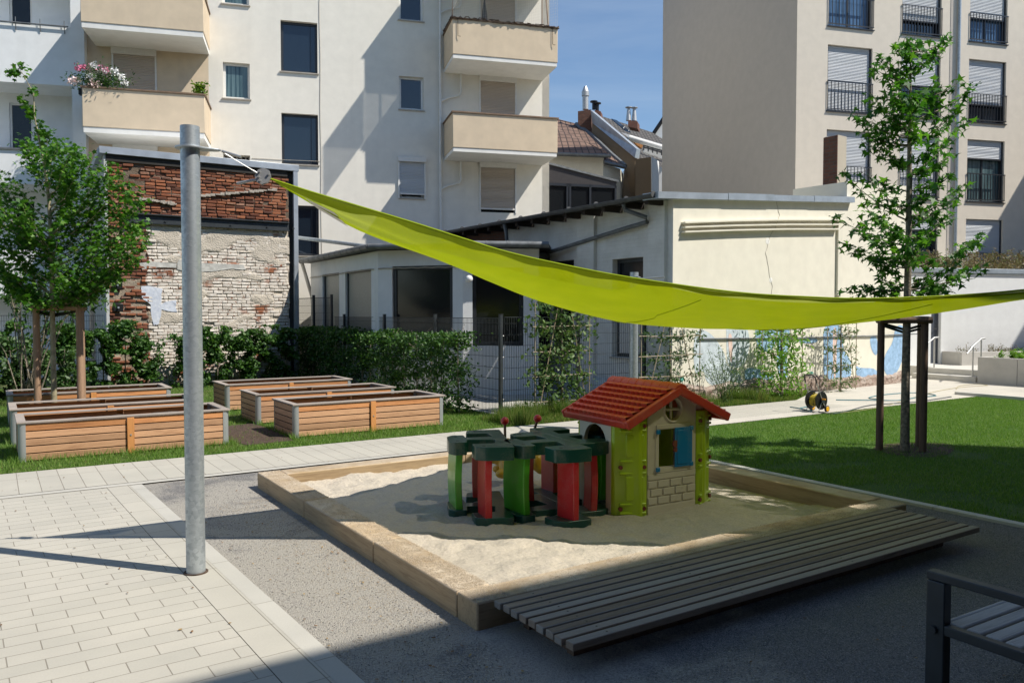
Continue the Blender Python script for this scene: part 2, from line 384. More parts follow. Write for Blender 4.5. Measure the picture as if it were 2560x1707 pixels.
shutter(apt, FB, (h[0]-.06, h[1]+.06, h[2]-.02, h[3]+.26), h[2]+.16, 'shut_g', -.03, True, .16)
# lattice vent above the brick ruin
m = MB(); a, b, c, d = grl; m.box(a, b, .1, .13, c, c+.04).box(a, b, .1, .13, d-.04, d).box(a, a+.04, .1, .13, c, d).box(b-.04, b, .1, .13, c, d)
for i in range(6):
    x = a+(b-a)*(i+.5)/6; m.cyl((x-.1, .11, c), (x+.1, .11, d), .008, n=5).cyl((x+.1, .115, c), (x-.1, .115, d), .008, n=5)
o = put(m.build('vent_grille', MAT['sill']), FB, apt)
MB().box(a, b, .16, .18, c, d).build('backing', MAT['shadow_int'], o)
for k, h in enumerate(drs):
    put(MB().box(h[0]+.02, h[1]-.02, .16, .19, h[2], h[3]).build('balcony_door', MAT['glass_d']), FB, apt)
    shutter(apt, FB, (h[0]-.04, h[1]+.04, h[2]-.02, h[3]+.02), h[2]+(.14 if k == 0 else .05), 'shut_b', .0, True, .24)
for h in dls:
    put(MB().box(h[0]+.02, h[1]-.02, .16, .19, h[2], h[3]).build('balcony_door', MAT['glass_d']), FB, apt)
    shutter(apt, FB, (h[0]-.05, h[1]+.05, h[2]-.02, h[3]+.04), h[2]+.05, 'shut_b', .0, True, .26)
o_ = FB.hit(523, 300)[0]
put(holed(s_l+.02, o_, 5.9, 17.4, [(h[0]-.05, h[1]+.05, max(5.95, h[2]-.02), h[3]+.04) for h in dls if h[3] > 6.2], .005, y=-.006).build('loggia_wall', MAT['beige']), FB, apt)
# balconies
FBB = Fr(FB.o.x+sin(FB.ang)*1.6, FB.o.y-cos(FB.ang)*1.6, FB.ang)
MAT['cope'] = simple('brown_parapet_coping', (.20,.13,.08), .6, .2)
def balcony(s0, s1, ztop, zslab, zbot, cope='cope'):
    m = MB(); y0, y1 = -1.6, -.002; t = .09
    m.box(s0, s1, y0, y0+t, zslab, ztop).box(s0, s0+t, y0+t, y1, zslab, ztop).box(s1-t, s1, y0+t, y1, zslab, ztop)
    o = put(m.build('balcony', MAT['beige'], bevel=.012), FB, apt)
    MB().box(s0+.02, s1-.02, y0+.02, y1, zbot, zslab-.003).build('balcony_slab', MAT['slabwhite'], o)
    c = MB(); e = .035
    c.box(s0-e, s1+e, y0-e, y0+t+e, ztop+.002, ztop+.045).box(s0-e, s0+t+e, y0+t+e, y1, ztop+.002, ztop+.045).box(s1-t-e, s1+e, y0+t+e, y1, ztop+.002, ztop+.045)
    c.build('coping', MAT[cope], o); return o
bs0 = FBB.hit(1132, 300)[0]; bs1 = FBB.hit(1394, 300)[0]
zB = FBB.hit(1132, 281)[1]; zBs = FBB.hit(1132, 368)[1]; zBb = FBB.hit(1132, 378)[1]
ls0 = FBB.hit(206, 300)[0]; ls1 = FBB.hit(512, 300)[0]
zL = FBB.hit(206, 219)[1]; zLs = FBB.hit(206, 316)[1]; zLb = FBB.hit(206, 330)[1]
balR = [balcony(bs0, bs1, zB+k*ST, zBs+k*ST, zBb+k*ST) for k in (0, 1, 2)]
balL = [balcony(ls0, ls1, zL+k*ST, zLs+k*ST, zLb+k*ST) for k in (0, 1)]
# downpipe with swan necks under the balconies, cable line
sp = FB.hit(1100, 300)[0]; m = MB(); m.cyl((sp, -.07, 3.4), (sp, -.07, 17), .042, n=12)
for k in (0, 1, 2):
    zz = zBb+k*ST; m.tube([(sp, -.07, zz-.95), (sp+.25, -.09, zz-.82), (sp+.62, -.09, zz-.72), (sp+.68, -.09, zz-.6), (sp+.68, -.09, zz)], .032)
for z in np.arange(4.2, 17, 2.0): m.cyl((sp, -.07, z), (sp, -.07, z+.07), .052)
put(m.build('downpipe', MAT['frame_w'], smooth=True), FB, apt)
sx = FB.hit(801, 300)[0]; m = MB(); m.tube([(sx+.01*sin(z*2.1), -.012, z) for z in np.arange(3, 17, .5)], .007, 5)
m.tube([FB.hit(630, 396)[0:1]+(-.012, FB.hit(630, 396)[1]), (FB.hit(700, 400)[0], -.012, FB.hit(700, 400)[1]), (FB.hit(800, 404)[0], -.012, FB.hit(800, 404)[1])], .007, 5)
put(m.build('cable', MAT['sill']), FB, apt)
# awning on the top balcony, out of the picture, whose shade falls on the wall
zA = zB+2*ST
k = N('awning_cloth'); k.base((.62,.60,.55)); k.set(rough=.9)
tr = k.n('ShaderNodeBsdfTransparent'); mx = k.n('ShaderNodeMixShader'); mx.inputs[0].default_value = .52
k.l(tr.outputs[0], mx.inputs[1]); k.l(k.b.outputs[0], mx.inputs[2]); k.l(mx.outputs[0], k.out.inputs[0]); MAT['awn'] = k.m
m = MB().box(bs0, bs1-.2, -2.42, -1.58, zA-1.02, zA-.99).box(bs0, bs0+.03, -2.42, -1.64, zA-2.6, zA-1.03)
put(m.build('awning', MAT['awn']), FB, apt)
# bird net and its poles on the middle balcony
k = N('bird_net'); k.base((.5,.48,.42)); MAT['net'] = k.m
m = MB(); z0, z1 = zB+ST, zBb+2*ST
for i in range(56):
    x = bs0+(bs1-bs0)*i/55; m.quad((x, -1.56, z0), (x+.004, -1.56, z0), (x+.004, -1.56, z1), (x, -1.56, z1))
for i in range(34):
    z = z0+(z1-z0)*i/34; m.quad((bs0, -1.562, z), (bs1, -1.562, z), (bs1, -1.562, z+.004), (bs0, -1.562, z+.004))
    m.quad((bs0+.01, -1.56, z), (bs0+.01, 0, z), (bs0+.01, 0, z+.004), (bs0+.01, -1.56, z+.004))
m.build('bird_net', MAT['net'], balR[1])
m = MB(); m.cyl((bs0+.02, -1.3, z0-.5), (bs0+.1, -1.35, z1), .022).cyl((bs1-.28, -1.5, z0), (bs1-.42, -1.5, z1), .022).cyl((bs1-.5, -1.52, z0), (bs1-.5, -1.52, z1), .02)
m.build('net_pole', MAT['stake'], balR[1])
m = MB(); rr = random.Random(3)
for j in range(3):
    pts = [(bs0-.03+(bs1-bs0+.06)*i/40, -1.64+rr.uniform(-.03,.03), z0+.03+rr.uniform(-.05,.05)) for i in range(41)]
    m.tube(pts, .014, 5)
m.tube([(bs0-.04+rr.uniform(-.02,.02), -1.6+.04*i, z0+.05+rr.uniform(-.04,.04)) for i in range(38)], .02, 5)
for x in (bs0+.16, bs1-.18): m.tube([(x, -1.63, z0+.02), (x, -1.63, z0-.52), (x+.08, -1.66, z0-.54)], .009, 5)
m.build('dry_creeper', MAT['soil'], balR[1])
m = MB(); x = FBB.hit(1222, 40)[0]
m.cyl((x, -1.0, z0-.6), (x, -1.0, z0+1.1), .02); 
pts = []
for i in range(13): pts.append((x, -1.0, z0-.25+i*.1))
m.tube(pts, [.15,.15,.145,.135,.125,.115,.1,.09,.075,.06,.045,.03,.015], 7)
par = put(m.build('parasol', MAT['black'], smooth=True), FB, apt); par.parent = None
par.matrix_world = fmat(FB); tag(par, 'folded black parasol standing on the upper right balcony', 'parasol')

# ---- white building at the left edge -------------------------------------------
wb = empty('white_building', (FW.o.x, FW.o.y, 0), FW.ang, 'weathered white building with recessed loggias at the left edge of the photo', 'building')
sw1 = FW.hit(214, 300)[0]; sw0 = FW.hit(-420, 300)[0]
l1 = FW.rect(-300, 182, 184, 357); up = (l1[0], l1[1], FW.hit(180, 72)[1], FW.hit(180, 72)[1]+1.7); l3 = (l1[0], l1[1], l1[2]-ST, l1[3]-ST); l4 = (l1[0], FW.hit(194, 744)[0], l1[2]-2*ST, FW.hit(150, 744)[1])
D = 1.25
lo = [h+(D,) for h in (l1, up, l3, l4)]
put(holed(sw0, sw1, -.1, 15, lo, D).build('wall', MAT['white']), FW, wb)
bw = []
lw = [(FW.hit(0, 300)[0]-.15, FW.hit(52, 300)[0]-.05, l1[2]+.02, l1[3]-.28), (FW.hit(0, 30)[0]-.15, FW.hit(50, 30)[0]-.05, up[2]+.0, up[3]-.1),
      (FW.hit(0, 30)[0]-.15, FW.hit(50, 30)[0]-.05, l3[2]+.02, l3[3]-.28)]
put(holed(sw0, sw1, -.1, 15, lw, .1, y=D).build('loggia_back_wall', MAT['white']), FW, wb)
put(MB().box(sw0, sw1, D+.15, 9, -.1, 14.9).box(sw1-.02, sw1, .02, D, -.1, 14.9).build('building_body', MAT['white']), FW, wb)
for h in lw: window(wb, FW, h, D+.04, .06, 'frame_w', 'glass_d', sill=False)
m = MB(); zz = up[2]+.02
m.cyl((up[0], -.06, zz), (up[1]-.05, -.06, zz), .022)
for i in range(9):
    x = up[1]-.15-i*.62; m.cyl((x, -.06, zz), (x, -.02, zz-.2), .012).cyl((x, -.06, zz), (x, -.06, zz+.16), .01)
put(m.build('handrail', MAT['zincd']), FW, wb)
m = MB(); m.box(l1[0], l1[1]-.02, -.05, -.01, l1[2]-.02, l1[2]+.03); put(m.build('handrail', MAT['zincd']), FW, wb)

# ---- taupe building on the right --------------------------------------------------
RB = Fr(0, 24.3, radians(15)); rs0 = RB.hit(1990, 300)[0]; rs1 = RB.hit(2760, 300)[0]
rb = empty('taupe_apartment_block', (RB.o.x, RB.o.y, 0), RB.ang, 'tall taupe apartment block with barred french windows and a blank shaded side wall', 'building')
w0 = RB.rect(2070, 2179, 111, 277); cols = [(w0[0], w0[1]), (RB.hit(2251, 300)[0], RB.hit(2349, 300)[0]), (RB.hit(2420, 300)[0], RB.hit(2513, 300)[0])]
hs = []
down = {(0,1): .99, (0,0): 1.0, (0,-1): 1.0, (1,1): .78, (1,0): .5, (1,-1): .95, (1,-2): .2, (2,1): .62, (2,0): .72, (2,-1): .3, (2,-2): 1.0, (0,2): .02, (1,2): .5, (2,2): .4, (0,1): 0.0}
for ci, (a, b) in enumerate(cols):
    for k in (-2, -1, 0, 1, 2): hs.append((a, b, w0[2]+k*ST, w0[3]+k*ST, .22, ci, k))
put(holed(rs0, rs1, -.1, 17.5, [h[:4]+(.22,) for h in hs], .22).build('wall', MAT['beige_r'] if 'beige_r' in MAT else plaster('sand_render', (.69,.625,.525), amt=.3)), RB, rb)
put(MB().box(rs0, rs1, .26, 10.2, -.1, 17.4).box(rs0, rs0+.2, .002, .258, -.1, 17.4).build('side_wall', MAT['greyside']), RB, rb)
for a, b, c, d, _, ci, k in hs:
    f = window(rb, RB, (a, b, c, d), .17, .06, 'frame_d', 'glass_b' if (ci == 0 and k == 1) or (ci == 2 and k == 1) else ('glass_c' if (ci, k) == (2, -1) else 'glass'), split=(.5,), sill=True, sillm='frame_d')
    dn = down.get((ci, k), .5)
    if dn > .05: shutter(rb, RB, (a+.01, b-.01, c, d-.01), d-(d-c-.06)*dn, 'shut_g', .09, False, 0, True, 0, 'frame_d')
    if ci == 0 and k == 1 or ci == 2 and k in (1, -1) :
        cu = MB(); n = 26
        for i in range(n):
            x0 = a+.1+(b-a-.2)*i/n; x1 = a+.1+(b-a-.2)*(i+1)/n; y0, y1 = (.206, .213) if i % 2 else (.213, .206)
            cu.quad((x0, y0, c+.08), (x1, y1, c+.08), (x1, y1, d-.08), (x0, y0, d-.08))
    m = MB(); zt = c+(d-c)*.44; m.box(a-.02, b+.02, -.045, -.015, zt, zt+.035).box(a-.02, b+.02, -.045, -.015, c+.06, c+.09)
    nb = 13
    for i in range(nb+1): x = a+(b-a)*i/nb; m.box(x-.008, x+.008, -.04, -.02, c+.085, zt+.003)
    put(m.build('balustrade', MAT['frame_d']), RB, rb)
sp = RB.hit(2390, 300)[0]; m = MB().cyl((sp, -.07, .3), (sp, -.07, 17), .055)
put(m.build('downpipe', MAT['galv'], smooth=True), RB, rb)
put(MB().box(sp-.32, sp-.22, -.012, -.002, -.1, 17.4).build('joint_strip', MAT['greyside']), RB, rb)
# wing that projects on the right of the taupe block (outside the picture), shading its facade
zz = RB.hit(2560, 455)[1]; se = RB.hit(2560, 455)[0]; ww = RB.hit(2760, 455)[0]
wing = empty('side_wing', (RB.o.x, RB.o.y, 0), RB.ang, 'plain rendered side wing beyond the right edge of the taupe block', 'building')
zw = zz+1.45*(ww-se)
m = MB().box(ww, ww+8, -9, 10, -.1, zw); put(m.build('wall', MAT['greyside']), RB, wing)
put(MB().box(ww-.1, ww+8.1, -9.1, 10.1, zw+.003, zw+.12).build('coping', MAT['zinc']), RB, wing)

# ---- brick ruin ------------------------------------------------------------------
BL = at(268, 785, 19.56); BRp = at(742, 785, 22.0)
BR = Fr(BL.x, BL.y, atan2(BRp.y-BL.y, BRp.x-BL.x)); bw_ = hypot(BRp.x-BL.x, BRp.y-BL.y)
ztop = BR.hit(268, 369)[1]
ruin = empty('brick_wall_house', (BR.o.x, BR.o.y, 0), BR.ang, 'flat topped house end with exposed old brick wall, peeling white paint and zinc coping', 'building')
def brickmat():
    k = N('old_bricks'); x, y, z = k.sep(); isl = k.island()
    red = k.ramp(isl, [(0, (.07,.032,.024)), (.18, (.16,.055,.034)), (.45, (.31,.105,.052)), (.8, (.45,.17,.08)), (1, (.36,.24,.18))])
    red = k.mix(k.math('MULTIPLY', k.noise(22, 4), .55), red, (.12,.07,.05))
    wht = k.ramp(k.noise(9, 5), [(.3, (.56,.50,.42)), (.6, (.76,.70,.62))])
    wm = k.ramp(k.math('ADD', k.noise(.9, 5), k.math('MULTIPLY', isl, .10)), [(.64, (1,)*3), (.70, (0,)*3)])
    chip = k.ramp(k.noise(13, 5), [(.60, (1,)*3), (.68, (0,)*3)])
    wm = k.math('MULTIPLY', wm, chip)
    wm = k.math('MULTIPLY', wm, k.math('LESS_THAN', z, ZBEAM))
    edge = k.math('ADD', x, k.math('MULTIPLY', k.noise(2.5, 3), .5))
    wm = k.math('MULTIPLY', wm, k.math('GREATER_THAN', edge, 1.2))
    top_dark = k.ramp(z, [(.86, (0,)*3), (.98, (1,)*3)])
    zz = k.math('DIVIDE', z, 6.2)
    top_dark = k.math('MULTIPLY', k.ramp(zz, [(.86, (0,)*3), (.93, (1,)*3)]), .75)  # bricks darken towards the top of the wall
    col = k.mix(wm, red, wht); col = k.mix(top_dark, col, (.035,.025,.02))
    k.base(col); k.set(rough=.92, spec=.2); k.bump(k.noise(45, 5), .8, .012); return k.m
ZBEAM = BR.hit(300, 548)[1]
MAT['oldbrick'] = brickmat()
k = N('old_mortar'); x, y, z = k.sep(); f = k.noise(3, 6); c = k.ramp(f, [(.3, (.26,.20,.14)), (.7, (.42,.36,.28))])
wm = k.math('MULTIPLY', k.math('LESS_THAN', z, ZBEAM), k.math('GREATER_THAN', x, 1.0)); c = k.mix(k.math('MULTIPLY', wm, .85), c, (.60,.54,.45))
c = k.mix(k.math('MULTIPLY', k.math('GREATER_THAN', z, ZBEAM+.05), .75), c, (.10,.07,.05))
k.base(c); k.set(rough=.95, spec=.1); k.bump(k.noise(30, 6), 1, .03); MAT['mortar'] = k.m
Bs = MB(); rr = random.Random(11); z = .02; row = 0; sR = bw_-.24
while z < ztop-.34:
    hgt = .072+rr.uniform(-.004, .004); x = .06-(.13 if row % 2 else 0); 
    while x < sR:
        L = rr.choice((.245, .245, .12, .235)) if rr.random() < .45 else .245
        wr_ = z < ZBEAM-.1 and x > 1; x0 = max(.05, x); x1 = min(sR+rr.uniform(-.05,.05), x+L-(.010 if wr_ else .018))
        nz = noise.noise(Vector((x*.9, z*.9, 4)))
        miss = (nz > .46 and rr.random() < .7) or (x < .9 and z < ZBEAM and rr.random() < .28) or rr.random() < .015
        if x1-x0 > .05 and not miss:
            pr = rr.uniform(-.022, .022)+(.02 if x < .8 else 0)*rr.uniform(-1, 1)
            j = lambda: rr.uniform(-.009, .009); sg = .012*sin(x*1.3)
            pr = pr*(.4 if (z < ZBEAM-.1 and x > 1) else 1); y0 = -.03-pr
            vs = [(x0+j(), y0+j(), z+sg+j()), (x1+j(), y0+j(), z+sg+j()), (x1, .06, z+sg), (x0, .06, z+sg), (x0+j(), y0+j(), z+hgt+sg-(.002 if wr_ else .009)+j()), (x1+j(), y0+j(), z+hgt+sg-(.002 if wr_ else .009)+j()), (x1, .06, z+hgt+sg), (x0, .06, z+hgt+sg)]
            Bs.add(vs, [(0,1,5,4),(1,2,6,5),(3,0,4,7),(4,5,6,7),(0,3,2,1)])
        x += L
    z += .084; row += 1
Bs.build('brickwork', MAT['oldbrick'], ruin, bevel=.011, seg=2)
gm = MB(); NXX, NZZ = 90, 110; vs = []; fs = []
for j in range(NZZ+1):
    for i in range(NXX+1):
        x = .04+(sR-.0)*i/NXX; z = (ztop-.2)*j/NZZ
        n1 = noise.noise(Vector((x*.9, z*.9, 4))); n2 = noise.fractal(Vector((x*5, z*5, 1)), 1, 2, 4)
        y = .0+n2*.012-(.04 if .24 < noise.noise(Vector((x*1.2, z*2.6, 9)))+(.5 if ZBEAM-.75 < z < ZBEAM-.12 and x > 1 else 0) and x > .9 and z < ZBEAM else 0)
        vs.append((x, y, z))
for j in range(NZZ):
    for i in range(NXX): a = j*(NXX+1)+i; fs.append((a, a+1, a+NXX+2, a+NXX+1))
gm.add(vs, fs).build('mortar_and_plaster', MAT['mortar'], ruin, smooth=True)
# flakes of pale blue plaster
k = N('pale_blue_plaster'); k.base(k.ramp(k.noise(12, 5), [(.35, (.50,.54,.62)), (.65, (.66,.69,.74))])); k.set(rough=.9); k.bump(k.noise(20, 4), .5, .01); MAT['bluepl'] = k.m; MAT['greypl'] = simple('chalky_plaster', (.50,.49,.45), .95, .2, 9, .6, 30, .01)
def flake(poly, seed, y=-.05):
    r2 = random.Random(seed); P3 = []
    n = len(poly)
    for i in range(n):
        a, b = poly[i], poly[(i+1) % n]
        for t in (0, .33, .66): P3.append((a[0]+(b[0]-a[0])*t+r2.uniform(-.03,.03), y+r2.uniform(-.004,.004), a[1]+(b[1]-a[1])*t+r2.uniform(-.03,.03)))
    return P3
def bpx(pts): return [BR.hit(u, v) for u, v in pts]
fm_ = MB()
for i, pts in enumerate([[(350, 715), (405, 722), (402, 760), (440, 748), (440, 780), (402, 775), (396, 812), (382, 812), (376, 762), (352, 742)], [(445, 650), (610, 662), (612, 672), (500, 680), (445, 676)], [(348, 655), (440, 655), (440, 668), (352, 672)]]):
    Lp = flake(bpx(pts)[::-1], i); MB().loft([(p[0], p[1]+.05, p[2]) for p in Lp], Lp).build('plaster_flake', MAT['bluepl' if i == 0 else 'greypl'], ruin, fix=True)

# plaster ledges in the upper part
rr = random.Random(5); ML = simple('grey_plaster', (.36,.32,.27), .95, .3, 20, 1, 40, .01)
def ledge(p, q, w_):
    n = 16; m = MB()
    for i in range(n):
        a = (p[0]+(q[0]-p[0])*i/n, p[1]+(q[1]-p[1])*i/n); b = (p[0]+(q[0]-p[0])*(i+1)/n, p[1]+(q[1]-p[1])*(i+1)/n); t = w_*rr.uniform(.5, 1.2)
        m.box(a[0], b[0]+.01, -.09+rr.uniform(-.02, .02), -.02, a[1]-t/2, a[1]+t/2)
    m.build('plaster_ledge', ML, ruin, bevel=.008)
ledge(BR.hit(500, 490), BR.hit(690, 474), .07); ledge(BR.hit(346, 497), BR.hit(440, 512), .09)
z1 = BR.hit(290, 531)[1]; z0 = BR.hit(290, 556)[1]
m = MB().box(.42, sR+.02, -.14, -.06, z1-.03, z1).box(.42, sR+.02, -.14, -.02, z0, z0+.03).box(.42, sR+.02, -.075, -.06, z0+.03, z1-.03)
for x in (1.35, 2.2, 2.95, 3.9, 4.6): m.cyl((x, -.09, z0+.08), (x, -.13, z0+.08), .03, n=6)
m.build('steel_beam', MAT['dark'], ruin)
for (u, v) in ((293, 713), (295, 769), (291, 823)):
    s_, z_ = BR.hit(u, v); o = MB().box(s_-.11, s_+.11, -.1, -.075, z_-.1, z_+.1).build('anchor_plate', MAT['black'], ruin, bevel=.01)
    MB().cyl((s_, -.1, z_), (s_, -.15, z_), .025, n=6).build('bolt', MAT['zinc'], o)
# body, left side wall, coping, right hand profile
m = MB().prism([(0.0, .06), (bw_-.02, .06), (bw_-.02, 1.0), (0.0, 4.0)], -.1, ztop-.1); m.build('house_body', MAT['white'], ruin)
MB().box(-.02, .05, -.05, 4.0, -.1, ztop-.16).build('side_wall', plaster('grey_side_render', (.50,.51,.50), (.2,.2,.19), .7), ruin)
m = MB().box(-.12, bw_+.06, -.13, .12, ztop-.17, ztop).box(-.14, -.02, .12, 4.1, ztop-.17, ztop); m.build('coping', MAT['zinc'], ruin, bevel=.006)
MB().box(bw_-.09, bw_+.03, -.12, .1, 0.0, ztop-.172).build('corner_profile', MAT['zinc'], ruin, bevel=.004)
MB().box(sR+.02, bw_-.092, .0, .055, 0, ztop-.175).box(.02, sR, -.06, .05, ztop-.33, ztop-.175).build('dark_gap_fill', MAT['shadow_int'], ruin)  # near-black fill standing in for shade in the gap and below the coping

# ---- annex with the cream gable (right of centre) -----------------------------------
c0 = G(11.3, 11.4); c1 = G(20.3, 11.9)
AN = Fr(c0.x, c0.y, atan2(c1.y-c0.y, c1.x-c0.x)); LN = hypot(c1.x-c0.x, c1.y-c0.y)
an = empty('low_annex', (AN.o.x, AN.o.y, 0), AN.ang, 'low annex with pale yellow gable wall, moulded panel and painted blue graffiti', 'building')
zt0 = AN.hit(1672, 497)[1]; sc = AN.hit(2117, 508)[0]; zt1 = AN.hit(2117, 508)[1]; zt2 = AN.hit(2140, 458)[1]; zt3 = AN.hit(2290, 470)[1]
topf = lambda x: zt0+(zt1-zt0)*x/sc
m = holed(0, sc, -.1, 5.0, [], top=topf); 
m.quad((sc, 0, -.1), (LN, 0, -.1), (LN, 0, zt3), (sc, 0, zt2))
m.quad((LN, 0, -.1), (LN, 1.5, -.1), (LN, 1.5, zt3), (LN, 0, zt3))
m.quad((sc, 0, zt1-.3), (sc, 0, zt2), (sc, 1.5, zt2), (sc, 1.5, zt1-.3))
put(m.build('gable_wall', MAT['annexcream']), AN, an)
put(MB().prism([(0.6, .01), (LN-.01, .01), (LN-.01, 9), (1.0, 4.9)], -.1, zt0-.12).build('annex_body', MAT['annexcream']), AN, an)
m = MB()
for i in range(4):
    a, b = sc*i/4-(.55 if i == 0 else 0), sc*(i+1)/4+(.15 if i == 3 else 0); e = .008*(i % 2)
    A_ = [(a, -.12-e, topf(a)-.0), (a, .3, topf(a)), (a, .3, topf(a)+.13), (a, -.12-e, topf(a)+.13+e)]
    B_ = [(b-.01, -.12-e, topf(b)-.0), (b-.01, .3, topf(b)), (b-.01, .3, topf(b)+.13), (b-.01, -.12-e, topf(b)+.13+e)]
    m.loft(A_, B_)
put(m.build('coping', MAT['zinc'], fix=True), AN, an)
def path_ribbon(pts, hh, y0, y1, m):      # moulding strip along (s,z) points
    for p, q in zip(pts, pts[1:]):
        m.loft([(p[0], y0, p[1]-hh/2), (p[0], y1, p[1]-hh/2+.01), (p[0], y1, p[1]+hh/2), (p[0], y0, p[1]+hh/2)], [(q[0], y0, q[1]-hh/2), (q[0], y1, q[1]-hh/2+.01), (q[0], y1, q[1]+hh/2), (q[0], y0, q[1]+hh/2)])
m = MB()
for dv in (0, 11.5, 23):
    path_ribbon([AN.hit(1703, 558+dv), AN.hit(1830, 553.5+dv), AN.hit(1960, 551+dv), AN.hit(2094-dv*.25, 551+dv)], .04, 0, -.11, m)
a = AN.hit(2094, 553); b = AN.hit(2091, 738)
m.loft([(a[0]-.05, 0, b[1]), (a[0]-.05, -.06, b[1]), (a[0]+.12, -.06, b[1]), (a[0]+.12, 0, b[1])], [(a[0]-.05, 0, a[1]), (a[0]-.05, -.06, a[1]), (a[0]+.12, -.06, a[1]), (a[0]+.12, 0, a[1])])
put(m.build('moulding', MAT['annexcream'], fix=True), AN, an)
m = MB()
for p, q in (((1742, 847), (1960, 845)), ((1960, 845.5), (2160, 840)), ((2160, 840.5), (2300, 834))):
    a, b = AN.hit(*p), AN.hit(*q); m.cyl((a[0], -.03, a[1]), (b[0], -.03, b[1]), .016)
put(m.build('wall_conduit', MAT['zincd']), AN, an)
m = MB(); rr = random.Random(4)
pts = [(1941, 503), (1944, 520), (1949, 538), (1943, 555), (1937, 572), (1925, 590), (1919, 612), (1913, 632), (1918, 655), (1922, 680), (1926, 700), (1931, 716), (1928, 738)]
for p, q in zip(pts, pts[1:]):
    a, b = AN.hit(*p), AN.hit(*q); m.tube([(a[0], -.004, a[1]), ((a[0]+b[0])/2+rr.uniform(-.02,.02), -.004, (a[1]+b[1])/2), (b[0], -.003, b[1])], .0045, 4)
put(m.build('wall_crack', MAT['sill']), AN, an)
m = MB()
for (u, v, r_) in ((1919, 603, .07), (1927, 700, .06)):
    a = AN.hit(u, v); m.cyl((a[0], 0, a[1]), (a[0], -.004, a[1]), r_, n=9)
put(m.build('filler_patch', simple('white_filler', (.85,.84,.80), .9)), AN, an)
# blue graffiti: painted shapes on the wall
def grafmat(name, c):
    k = N(name); k.base(k.ramp(k.noise(7, 6), [(.35, tuple(x*.85 for x in c)), (.7, tuple(min(1, x*1.25+.03) for x in c))])); k.set(rough=.85); k.bump(k.noise(90, 3), .3, .004)
    nn = k.noise(16, 5, rough=.7); return k.m
MAT['gblue'] = grafmat('sky_blue_spray_paint', (.27,.43,.62)); MAT['gpale'] = grafmat('faded_blue_spray_paint', (.52,.59,.63)); MAT['gpink'] = grafmat('pale_pink_spray_paint', (.70,.52,.45)); MAT['gteal'] = grafmat('teal_spray_paint', (.12,.45,.36))
def smoothpoly(pts, n=3):
    for _ in range(n):
        o = []
        for i in range(len(pts)):
            a, b = pts[i], pts[(i+1) % len(pts)]; o += [(a[0]*.75+b[0]*.25, a[1]*.75+b[1]*.25), (a[0]*.25+b[0]*.75, a[1]*.25+b[1]*.75)]
        pts = o
    return pts
def graf(shapes, mat, y, nm):
    m = MB()
    for pts in shapes:
        q = [AN.hit(1640+p[0]*.2976, 780+p[1]*.2976) for p in smoothpoly(pts, 2)]
        m.add([(a, y, z) for a, z in q], [tuple(range(len(q)))])
    put(m.build(nm, mat), AN, an)
graf([[(310,150),(440,150),(570,320),(600,470),(690,480),(740,620),(560,640),(420,600),(400,470),(320,560)], [(590,40),(730,40),(800,240),(740,470),(600,470),(590,300)]], MAT['gpale'], -.003, 'graffiti')
graf([[(730,470),(850,470),(990,520),(990,620),(880,600),(760,630)], [(1200,215),(1360,215),(1350,262),(1200,262)], [(1400,100),(1560,90),(1570,330),(1640,400),(1640,560),(1560,575),(1400,565),(1410,330)],
      [(1680,440),(1700,470),(1850,470),(1860,540),(1680,560)], [(1020,60),(1140,60),(1090,400),(1120,560),(1010,560)], [(2010,110),(2090,110),(2085,330),(2060,430),(2010,530),(1915,530),(1915,360),(1990,260)], [(820,90),(1010,90),(1000,330),(850,330)], [(1790,200),(1860,200),(1860,380),(1810,330)]], MAT['gblue'], -.005, 'graffiti')
graf([[(1480,130),(1520,130),(1510,560),(1488,560)], [(600,180),(640,180),(640,420),(620,420)]], MAT['gpink'], -.007, 'graffiti')
graf([[(1285,500),(1320,500),(1320,520),(1285,520)], [(200,540),(235,540),(230,580),(200,590)]], MAT['gteal'], -.007, 'graffiti')
# crumbling plinth
k = N('crumbling_plinth'); k.base(k.ramp(k.noise(5, 7, rough=.65), [(.3, (.16,.10,.08)), (.5, (.36,.28,.23)), (.7, (.50,.45,.40))])); k.set(rough=.95); k.bump(k.noise(14, 6), 1, .04); MAT['plinth'] = k.m
m = MB(); rr = random.Random(8); n = 60; vs = []; fs = []
for i in range(n+1):
    s_ = .3+(LN-.3)*i/n; zt = .38+.1*noise.noise(Vector((s_*1.3, 0, 0)))+.05*rr.random()-(.12 if s_ > 5.5 else 0)
    for j in range(6): vs.append((s_, -.05-.03*rr.random()*(j < 5)+(.04 if j == 5 else 0), zt*j/5-.02))
for i in range(n):
    for j in range(5): a = i*6+j; fs.append((a, a+6, a+7, a+1))
m.add(vs, fs); put(m.build('plinth', MAT['plinth']), AN, an)
